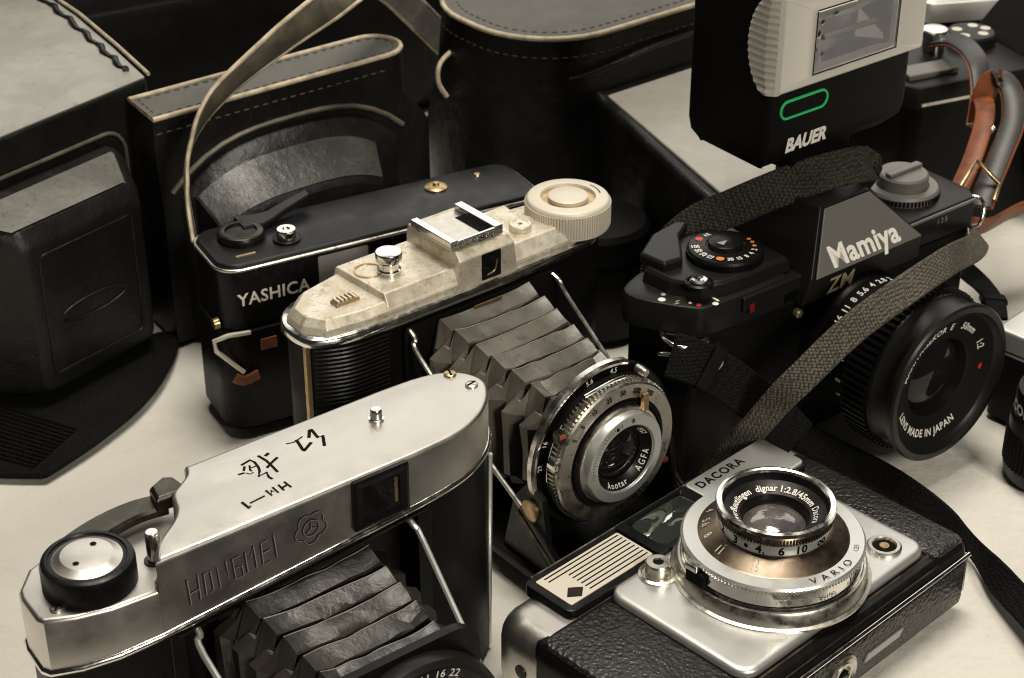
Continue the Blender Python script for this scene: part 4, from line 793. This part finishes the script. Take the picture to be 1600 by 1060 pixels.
# ------------------------------------------------------------------ flash gun on the hot shoe
def flash_gun():
    root = thing('flash_gun', 'black electronic flash gun with silver framed window mounted on the reflex camera', 'flash', 122, 635, 38)
    out = rrect(-33, 46, 6, 48, 3.5, 4)
    bot = [(-30, 8), (43, 8), (43, 46), (-30, 46)]
    build(MB().loft([[(x, y, z) for x, y in p] for p, z in ((inset(out, 5), 116), (inset(out, 1), 121), (out, 126), (out, 196), (inset(out, 2), 200))]), 'body', M['plastic'], root, smooth=40)
    build(MB().box(-8, 24, 14, 40, 106.5, 117), 'foot', M['plastic'], root, bevel=1)
    build(MB().box(1, 17, 13.5, 29, 102.2, 107), 'shoe_mount', M['steel'], root, bevel=.4)
    # bezel with window
    z0, z1 = 148.6, 186
    bz = MB().loft([[(a, y, b) for a, b in p] for p, y in ((rrect(-31, 46.6, z0, z1, 1.2, 3), 6.2), (rrect(-31, 46.6, z0, z1, 1.2, 3), 2.6), (rrect(-30.2, 45.8, z0 + .8, z1 - .8, 1, 3), 2.0), (rrect(-14.6, 30, 152.6, 177, .5, 3), 2.0), (rrect(-13.6, 29, 153.6, 176, .5, 3), 2.6), (rrect(-8, 24, 158, 171.6, 1, 3), 5.7))], False, False)
    bez = build(bz, 'window_bezel', M['flashface'], root, smooth=30)
    rf = build(MB().add([(-13.4, 3.2, 153.8), (28.8, 3.2, 153.8), (28.8, 3.2, 175.8), (-13.4, 3.2, 175.8), (-9, 5.9, 158), (6, 5.9, 160), (8, 5.9, 170), (-8, 5.9, 171)], [(0, 1, 5, 4), (1, 2, 6, 5), (2, 3, 7, 6), (3, 0, 4, 7), (4, 5, 6, 7)]), 'reflector', M['reflector'], bez, smooth=0, solid=False)
    build(MB().tube([(-8, 4.4, 165), (20, 4.4, 165)], 1.2, 10), 'flash_tube', M['clear'], bez, smooth=60)
    build(MB().loft([[(11, 4.9, 172), (27.5, 3.5, 156), (10, 4.9, 161)], [(11, 5.3, 172), (27.5, 3.9, 156), (10, 5.3, 161)]]), 'reflector_facet', M['white'], bez, smooth=0)
    for bx_, bz_, br_ in ((-9, 171, 1.5), (-10.5, 166.5, 1.9), (-2, 173, 1.3), (-8, 158.5, 1.2), (-11.5, 161, 1.0)):
        build(MB().lathe([(br_, 5.2 - 10), (br_ * .8, 6.1 - 10), (0, 6.6 - 10)], (bx_, 0, bz_), '-y', 14), 'lamp_bead', M['chrome'], bez)
    build(MB().prism([(-14.2, 152.9), (29.6, 152.9), (29.6, 176.6), (-14.2, 176.6)], -2.45, -2.25, ax='-y'), 'window_pane', M['lensglass'], bez, smooth=0)
    for (xa, za, xb, zb) in ((-14.4, 152.5, 30.2, 152.5), (-14.4, 152.5, -14.4, 177), (-14.4, 177, 30.2, 177), (30.2, 152.5, 30.2, 177)):
        build(MB().tube([(xa, 1.9, za), (xb, 1.9, zb)], .55, 6), 'window_trim', M['chrome'], bez)
    # ribbed diffuser wing on the left corner
    wg = MB(); n = 14; rings = []
    for i in range(2 * n + 1):
        z = z0 + (z1 - z0) * i / (2 * n); k = i % 2; s = (i / n - 1); bow = 9.5 * (1 - s * s) ** .6 if abs(s) < 1 else 0
        rings.append([(-30.6, 2.1, z), (-32.6 - .35 * k, 2.6, z), (-34.4 - .5 * k, 4.8 + .2 * bow, z), (-34.6 - .5 * k, 6 + bow, z), (-33.2, 6 + bow, z), (-31, 6, z)])
    build(wg.loft(rings), 'side_diffuser', M['clear'], root, smooth=20)
    # green oval sensor outline and maker's name
    pts = [(-25.2 + 3.4 + 3.4 * math.cos(R(a)), 139.4 + 3.4 * math.sin(R(a))) for a in range(90, 271, 15)] + [(-4.2 + 3.4 * math.cos(R(a)), 139.4 + 3.4 * math.sin(R(a))) for a in range(-90, 91, 15)]
    ov = build(MB().tube([(x, 5.95, z) for x, z in pts], .62, 6, True), 'sensor_outline', M['greenpaint'], root, smooth=60)
    build(MB().prism(pts, -5.98, -5.85, ax='-y'), 'sensor_window', M['plastic'], root)
    build(text(MB(), 'BAUER', 5.2, (-10.5, 5.94, 124.6), (1, 0, 0), (0, 0, 1), .045, .22, .95, .0), 'name_lettering', M['white'], root, smooth=0, solid=False)
flash_gun()

# ------------------------------------------------------------------ leather cases
def stitches(path, name, parent, l=2.6, gap=2.0, r=.42):
    P = [Vector(p) for p in path]; D = [0]
    for a, b in zip(P, P[1:]): D.append(D[-1] + (b - a).length)
    def at(d):
        for i in range(len(P) - 1):
            if D[i + 1] >= d: return P[i].lerp(P[i + 1], (d - D[i]) / max(1e-6, D[i + 1] - D[i]))
        return P[-1]
    mb = MB(); d = 0
    while d + l < D[-1]: mb.tube([at(d), at(d + l / 2), at(d + l)], [r * .5, r, r * .5], 5); d += l + gap
    return build(mb, name, M['thread'], parent, kind='stuff')
def case_large():
    root = thing('leather_case', 'large black leather camera case with pale worn stitched lid at the left edge', 'camera case', -155, 731, 52)
    top = [(0, 0), (14, 36), (30, 80), (44, 130), (-150, 130), (-150, -2)]
    bot = [(-9, 2), (0, 40), (14, 80), (30, 130), (-150, 130), (-150, 2)]
    build(MB().loft([[(x, y, 0) for x, y in bot], [(x, y, 60) for x, y in [((a[0] + b[0]) / 2 + 1, (a[1] + b[1]) / 2) for a, b in zip(bot, top)]], [(x, y, 103) for x, y in top], [(x, y, 108.5) for x, y in inset(top, .3)]]), 'body', M['oldleather'], root, smooth=40, bevel=1.5)
    ld = [(-1, .6), (13, 36), (29, 80), (43, 128), (-149, 128), (-149, -1)]
    build(MB().loft([[(x, y, z) for x, y in p] for p, z in ((inset(ld, .5), 108.2), (ld, 109.2), (inset(ld, 1.6), 110.4), (inset(ld, 5), 111))]), 'lid_top', M['leathertop'], root, smooth=40)
    rp = [(x - 5.5, y + 6, 111.2) for x, y in ((1, 2), (14, 36), (30, 80), (44, 126))]
    P = spline(rp, 8); q = []
    for i, p in enumerate(P): q.append((p.x + 1.1 * math.sin(i * 1.9), p.y, p.z + .8 * math.cos(i * 1.9)))
    build(MB().tube(q, 1.5, 8), 'seam_cord', M['oldleather'], root, smooth=60)
    build(MB().tube([(2.0, 1.5, 109.4), (15.5, 36, 109.4), (31.5, 80, 109.4), (45, 128, 109.4)], .9, 6), 'lid_edge', M['edge'], root, smooth=60)
    # projecting lens box
    arch = lambda x0, x1, z0, z1, r: rrect(x0, x1, z0, z1, r, 6)
    nb = MB().loft([[(a, y, b) for a, b in p] for p, y in ((arch(-116, -20, 3, 88, 9), 2), (arch(-114, -22, 5, 87, 9), -6), (arch(-100, -34, 8, 82, 6), -27), (arch(-97, -37, 10, 77, 5), -31), (arch(-95, -39, 12, 75, 5), -31.6))])
    box = build(nb, 'lens_box', M['oldleather'], root, smooth=35)
    build(MB().loft([[(-111, -7.2, 87.3), (-30, -7.2, 87.3), (-25.5, -7.4, 83.5)], [(-98, -26.4, 82.9), (-41, -26.4, 82.9), (-36.5, -26.6, 80)]], False, False, closed=False), 'top_sheen', M['suede2'], box, smooth=60, solid=False)  # grey patch paints the sheen of the top light on the slope
    build(MB().tube([(a, -1.2, b) for a, b in arch(-119, -17, 1, 92.5, 11)], .9, 6, True), 'welt', M['strapleather'], box, smooth=60)
    build(MB().tube([(a, -31.8, b) for a, b in arch(-91, -43, 17, 71, 3)], .6, 6, True), 'embossed_border', M['oldleather'], box, smooth=60)
    for s in (1, -1):
        build(MB().tube([(-67 + x, -31.7, 40 + s * 4.2 * math.sqrt(max(0, 1 - (x / 17) ** 2)) + x * .0) for x in range(-16, 17, 2)], .55, 6), 'embossed_oval', M['oldleather'], box, smooth=60)
case_large()
def case_strip():
    root = thing('leather_case', 'black leather case with narrow grey stitched top strip behind the rangefinder camera', 'camera case', -148, 694, 37.5)
    top = [(1, 0), (118, 0)] + [(118 + 13 * math.sin(R(a)), 13 - 13 * math.cos(R(a))) for a in range(15, 166, 15)] + [(118, 26), (3, 26)]
    mid = [(x + (13 if x > 100 else 0), y * 1.15 - 2) for x, y in top]
    build(MB().loft([[(x, y, z) for x, y in p] for p, z in ((mid, 0), (mid, 30), (mid, 66), (top, 84), (top, 100), (inset(top, .4), 104))]), 'body', M['oldleather'], root, smooth=50)
    build(MB().prism(inset(top, .8), 103.6, 105, ch=.5), 'top_strip', M['suede'], root, smooth=40)
    build(MB().tube([(x, y, 104.9) for x, y in inset(top, .5)], 1.15, 8, True), 'piping', M['edge'], root, smooth=60)
    ins = inset(top, 3.6)
    stitches([(x, y, 105.1) for x, y in ins + ins[:1]], 'stitching', root); stitches([(x, y - .4, 98.5) for x, y in ((2, 0), (118, 0))], 'stitching', root)
    def arch(x0, x1, z0, z1, sag): return [(x0, z0)] + [(x1, z0)] + [(x1 - (x1 - x0) * i / 14, z1 - sag * (abs(i / 7 - 1) ** 3) ) for i in range(15)]
    nb = MB().loft([[(a, y, b) for a, b in p] for p, y in ((arch(8, 120, 6, 87, 18), 1), (arch(10, 118, 8, 85, 17), -4), (arch(13, 104, 10, 80, 10), -8), (arch(14, 95, 12, 69, 7), -27), (arch(16, 93, 14, 66.5, 7), -29))])
    bx = build(nb, 'lens_box', M['oldleather'], root, smooth=32)
    up = [arch(14, 103, 10, 80.4, 10)[2:], arch(15, 94.5, 12, 69.6, 7)[2:]]
    build(MB().loft([[(a, -9.2, b) for a, b in up[0]], [(a, -27.0, b) for a, b in up[1]]], False, False, closed=False), 'top_sheen', M['sheenpanel'], bx, smooth=60, solid=False)  # paler patch: sheen on the lens-box slope put into the colour
    w = arch(6, 123, 6, 90, 19)[2:]
    build(MB().tube([(a, -1.5, b) for a, b in w], 1.3, 6), 'welt', M['strapleather'], bx, smooth=60)
case_strip()
def case_round():
    root = thing('leather_case', 'black leather case with rounded grey top, cream piping and long projecting lens nose', 'camera case', 17, 762, 38.8)
    top = rrect(-9, 180, 0, 96, 42, 10)
    build(MB().loft([[(x, y, z) for x, y in p] for p, z in ((inset(top, -6), 0), (inset(top, -9), 6), (inset(top, -8), 50), (inset(top, -2), 80), (top, 106), (inset(top, .5), 108.6))]), 'body', M['oldleather'], root, smooth=50)
    build(MB().prism(inset(top, .6), 108.2, 109.8, ch=.5), 'top_panel', M['suede'], root, smooth=40)
    build(MB().tube([(x, y, 109.4) for x, y in inset(top, .3)], 1.25, 8, True), 'piping', M['edge'], root, smooth=60)
    a_ = inset(top, 7); stitches([(x, y, 109.9) for x, y in a_ + a_[:1]], 'stitching', root)
    b_ = inset(top, -.4); stitches([(x, y, 100.5) for x, y in b_ + b_[:1]], 'stitching', root)
    sec = lambda x0, x1, z0, z1, r: rrect(x0, x1, z0, z1, r, 5)
    nb = MB().loft([[(a, y, b) for a, b in p] for p, y in ((sec(14, 122, 4, 88, 8), 6), (sec(24, 112, 6, 82, 5), -2), (sec(23, 108, 8, 81, 3.5), -10), (sec(-8, 74, 14, 80, 3.5), -112), (sec(-6, 72, 16, 77, 5), -117), (sec(-2, 68, 20, 73, 5), -119))])
    ns = build(nb, 'lens_nose', M['oldleather'], root, smooth=40)
    build(MB().prism([(29, -6), (107, -6), (72, -112), (-2, -112)], 80.2, 81.9, ch=.6), 'nose_panel', M['nosepanel'], ns, smooth=40, bevel=.4)  # leather sheen along the nose top, put into a pale colour
    build(MB().tube(spline([(10, -.6, 92), (24, -3.0, 93), (60, -3.4, 97), (110, -3, 98)], 5), 1.3, 6), 'welt', M['oldleather'], ns, smooth=60)
    build(MB().tube(spline([(-6, 62, 92), (-16, 60, 88), (-19, 58, 80), (-15, 57, 72)], 4), 1.2, 6), 'strap_ring', M['edge'], root, smooth=60)
case_round()
def bag():
    root = thing('camera_bag', 'large black soft bag standing in the dark behind the cases', 'bag', -165, 925, 30)
    p = rrect(-190, 150, -40, 90, 22, 5)
    build(MB().loft([[(x, y, z) for x, y in q] for q, z in ((inset(p, 8), -2), (p, 15), (inset(p, -3), 70), (p, 130), (inset(p, 14), 142), (inset(p, 36), 146))]), 'body', M['leather'], root, smooth=60)
    build(MB().prism(rrect(-150, 110, 8, 92, 10), 42, 47, ch=1.5, ax='-y'), 'front_pocket', M['leather'], root, smooth=40)
bag()

def filler():  # added dark drum where the gap is only table in shade
    root = thing('gap_filler', 'small round added black pouch in the dark gap behind the beige folding camera', 'filler', 38, 713, 20)
    build(MB().lathe([(20, 0), (21.5, 3), (21.5, 38), (20.5, 40)], (0, 0, 0), seg=40), 'body', M['leather'], root)
    build(MB().lathe([(22, 38.5), (22, 49), (20, 51.5), (0, 52.5)], (0, 0, 0), seg=40), 'lid', M['leather'], root)
filler()

# ------------------------------------------------------------------ black camera with brown strap, top right
def camera_back_right():
    root = thing('reflex_camera', 'black camera with brown leather strap in the blurred top right corner', 'camera', 262, 858, 24)
    out = rrect(-98, 80, -30, 26, 8, 5)
    build(MB().prism(out, 0, 68), 'body', M['leather'], root, smooth=50)
    build(MB().prism(inset(out, -.5), 67.5, 78, ch=1.5), 'top_plate', M['satinblack'], root, smooth=40)
    build(MB().loft([[(-26, -26, 66), (30, -26, 66), (30, 22, 66), (-26, 22, 66)], [(-26, -26, 78), (30, -26, 78), (30, 22, 78), (-26, 22, 78)], [(-12, -14, 98), (16, -14, 98), (16, 18, 98), (-12, 18, 98)]]), 'prism_housing', M['satinblack'], root, smooth=25, bevel=1)
    d = build(MB().lathe([(12, 78), (12, 83), (11, 84), (0, 84)], (-38, 8, 0), seg=40), 'speed_dial', M['satinblack'], root)
    for i, (dx, dy) in enumerate(((-5, 5), (5, 6), (8.5, .5), (-6.5, -3.5), (3.2, -5))): build(MB().lathe([(2.6, 84), (0, 84.2)], (-38 + dx, 8 + dy, 0), seg=14), 'dial_mark', M['cream'], d, smooth=0)
    build(MB().lathe([(5.5, 78), (5.5, 84), (6.6, 85), (6.6, 88), (6, 88.6), (0, 88.8)], (-60, 8, 0), seg=32), 'shutter_release', M['chrome'], root)
    build(MB().box(-94, -66, -22, -10, 78, 81), 'advance_lever', M['greyplate'], root, bevel=.8)
    build(MB().lathe([(33, 22), (33, 40), (30, 42), (30, 58), (32, 60), (28, 60), (16, 54), (0, 56)], (4, 0, 38), '-y', 48), 'lens', M['black'], root)
    build(MB().box(-92, -60, -30.9, -30.2, 68.5, 70), 'edge_line', M['steel'], root)
    # strap: grey outside, brown lining
    def loc(W):
        a = R(-24); return [((x - 262) * math.cos(a) - (y - 858) * math.sin(a), (x - 262) * math.sin(a) + (y - 858) * math.cos(a), z) for x, y, z in W]
    A = spline(loc([(203, 842, 82), (209, 818, 92), (212, 790, 94), (212, 772, 84), (208, 757, 74)]), 7)
    B = spline(loc([(206, 750, 80), (207, 751, 94), (211, 751, 101), (217, 746, 98), (216, 732, 89), (209, 719, 79), (202, 707, 70), (198, 699, 64)]), 7)
    Cc = spline(loc([(192, 697, 56), (204, 708, 50), (222, 730, 46), (240, 742, 46)]), 6)
    wA = [(.9, .1, .3), (.95, .2, .2), (.95, .2, .1)]; wB = [(.7, -.3, -.3), (.75, -.3, -.1), (.8, -.3, .2), (.85, -.35, .3), (.85, -.4, .3)]
    for nm, P, w_, wd in (('neck_strap', A, 9, wA), ('neck_strap', B, 9, wB)):
        o = build(MB().ribbon(P, w_, 1.2, wd), nm, M['greyleather'], root, smooth=50)
        Q = []
        for i, p in enumerate(P):
            t = (P[min(i + 1, len(P) - 1)] - P[max(i - 1, 0)]).normalized(); f = i / (len(P) - 1) * (len(wd) - 1); k = min(int(f), len(wd) - 2); f -= k
            dd = Vector(wd[k]).normalized() * (1 - f) + Vector(wd[k + 1]).normalized() * f; dd = (dd - t * dd.dot(t)).normalized(); Q.append(p + t.cross(dd).normalized() * (-1.3 if P is B else -1.3))
        build(MB().ribbon(Q, w_ + 1.4, 1.2, wd), 'strap_lining', M['brown'], o, smooth=50)
    Dd = spline(loc([(206, 752, 92), (206, 742, 90), (203, 731, 85), (196, 716, 76), (189, 704, 68), (188, 699, 64)]), 6)
    build(MB().ribbon(Dd, 8.5, 1.4, [(.85, -.2, .2), (.8, -.45, .3), (.75, -.5, .35)]), 'neck_strap', M['brown'], root, smooth=50)
    build(MB().ribbon(Cc, 11, 2.0, [(.1, -.5, .9), (.1, -.5, .9)]), 'neck_strap', M['brown'], root, smooth=50)
    bk = loc([(188, 698, 73), (196, 708, 81), (206, 704, 72), (203, 698, 67)])
    build(MB().tube(bk, 1.1, 8), 'buckle', M['brass'], root, smooth=60)
    build(MB().tube(loc([(203, 728, 82), (208, 731, 86)]), 1.2, 8), 'strap_rivet', M['chrome'], root, smooth=60)
    build(MB().tube(loc([(190, 694, 62), (192, 692, 52)]), 1.4, 8), 'strap_pin', M['chrome'], root, smooth=60)
camera_back_right()
def camera_far_silver():
    root = thing('compact_camera', 'pale silver camera top just visible at the top right edge', 'camera', 300, 985, 12)
    build(MB().prism(rrect(-85, 85, -20, 20, 9, 5), 0, 50, ch=1), 'body', M['leather'], root, smooth=50)
    build(MB().prism(rrect(-85.5, 85.5, -20.5, 20.5, 9, 5), 50, 62, ch=1.5), 'top_plate', M['silverpaint'], root, smooth=50)
    build(MB().lathe([(11, 62), (11, 70), (10, 71), (0, 71)], (-55, 0, 0), seg=32), 'winding_knob', M['chrome'], root)
camera_far_silver()
# ------------------------------------------------------------------ silver camera cut by the right edge
def camera_right_edge():
    root = thing('compact_camera', 'silver-topped camera with black strap, cut off by the right edge beside the large lens', 'camera', 219.5, 612.5, 45)
    p = rrect(0, 130, 0, 36, 3.5, 4)
    build(MB().prism(p, 0, 30), 'body', M['leather'], root, smooth=50)
    build(MB().prism(inset(p, -.4), 30, 40.5, ch=1.4), 'top_plate', M['silverpaint'], root, smooth=50)
    build(MB().prism(inset(p, -.5), 31.2, 31.9), 'plate_line', M['ink'], root)
    build(MB().box(5, 10, 14, 16, 40.5, 40.7), 'plate_mark', M['ink'], root)
    build(MB().tube([(6, 36.6, 33), (5, 40, 34), (9, 41, 34), (11, 36.6, 33)], 1.1, 8), 'strap_lug', M['chrome'], root, smooth=60)
    a = R(-45); W = [(198, 652, 36), (199, 662, 38), (201, 680, 33), (201, 700, 28), (197, 722, 24), (190, 742, 16)]
    L = [((x - 219.5) * math.cos(a) - (y - 612.5) * math.sin(a), (x - 219.5) * math.sin(a) + (y - 612.5) * math.cos(a), z) for x, y, z in W]
    build(MB().ribbon(spline(L, 5), 9, 2, [(0, 0, 1), (0, 0, 1)], nrm=(-.6, -.5, .6)), 'neck_strap', M['webdark'], root, smooth=40)
    build(MB().ribbon([L[1], (L[1][0] * .6 + L[2][0] * .4, L[1][1] * .6 + L[2][1] * .4, 36.2)], 11, 4, [(0, 0, 1), (0, 0, 1)], nrm=(-.6, -.5, .6)), 'strap_slider', M['plastic'], root, bevel=.5)
def lens_right_edge():
    root = thing('camera_lens', 'loose black lens with white ring lettering at the right edge of the picture', 'lens', 211, 594, 0)
    bd = build(MB().lathe([(18, 0), (19, 2), (19, 26), (18, 27), (18, 36), (17.4, 38), (15, 38.4), (13.4, 35), (0, 34)], (0, 0, 0), seg=48), 'barrel', M['black'], root)
    build(MB().gear(60, 19, 19.8, 6, 20), 'grip_ribs', M['plastic'], bd, smooth=20)
    t = MB(); cyltext(t, 'COLOR', 4.2, (0, 0, 0), 18.1, 205, h0=31.5, bold=.03); build(t, 'lens_lettering', M['white'], bd, smooth=0, solid=False)
lens_right_edge()
camera_right_edge()
# ------------------------------------------------------------------ broad ribbed strap lying under the large case
def ribbed_strap():
    root = thing('webbing_strap', 'broad black ribbed webbing strap lying on the cloth below the large case', 'strap', -178, 625, 0)
    P = [(-148, 706), (-147, 670), (-155, 636), (-176, 596), (-196, 570), (-235, 560), (-300, 590)]
    P = [(-146, 704), (-145, 672), (-151, 642), (-164, 616), (-172, 603), (-180.5, 590.5), (-181.5, 589.5), (-205, 590), (-240, 596), (-260, 640), (-200, 660), (-170, 690)]
    q = [(x + 178, y - 625) for x, y in chaikin(P, 2)]
    build(MB().loft([[(x, y, z) for x, y in r_] for r_, z in ((q, .2), (inset(q, -.4), 2.0), (inset(q, 1.0), 3.0))]), 'strap_band', M['webdark'], root, smooth=40)
    for i in range(13):
        o = i * 2.6
        build(MB().tube([(-60, -8 - 26 + o * 1.3 + 18, 3.1), (-36, -26 + o * 1.1 + 6, 3.2), (-8 + o * .35, -31 + o * .85 - 1, 3.1)], .8, 6), 'rib', M['webdark'], root, smooth=60)
ribbed_strap()
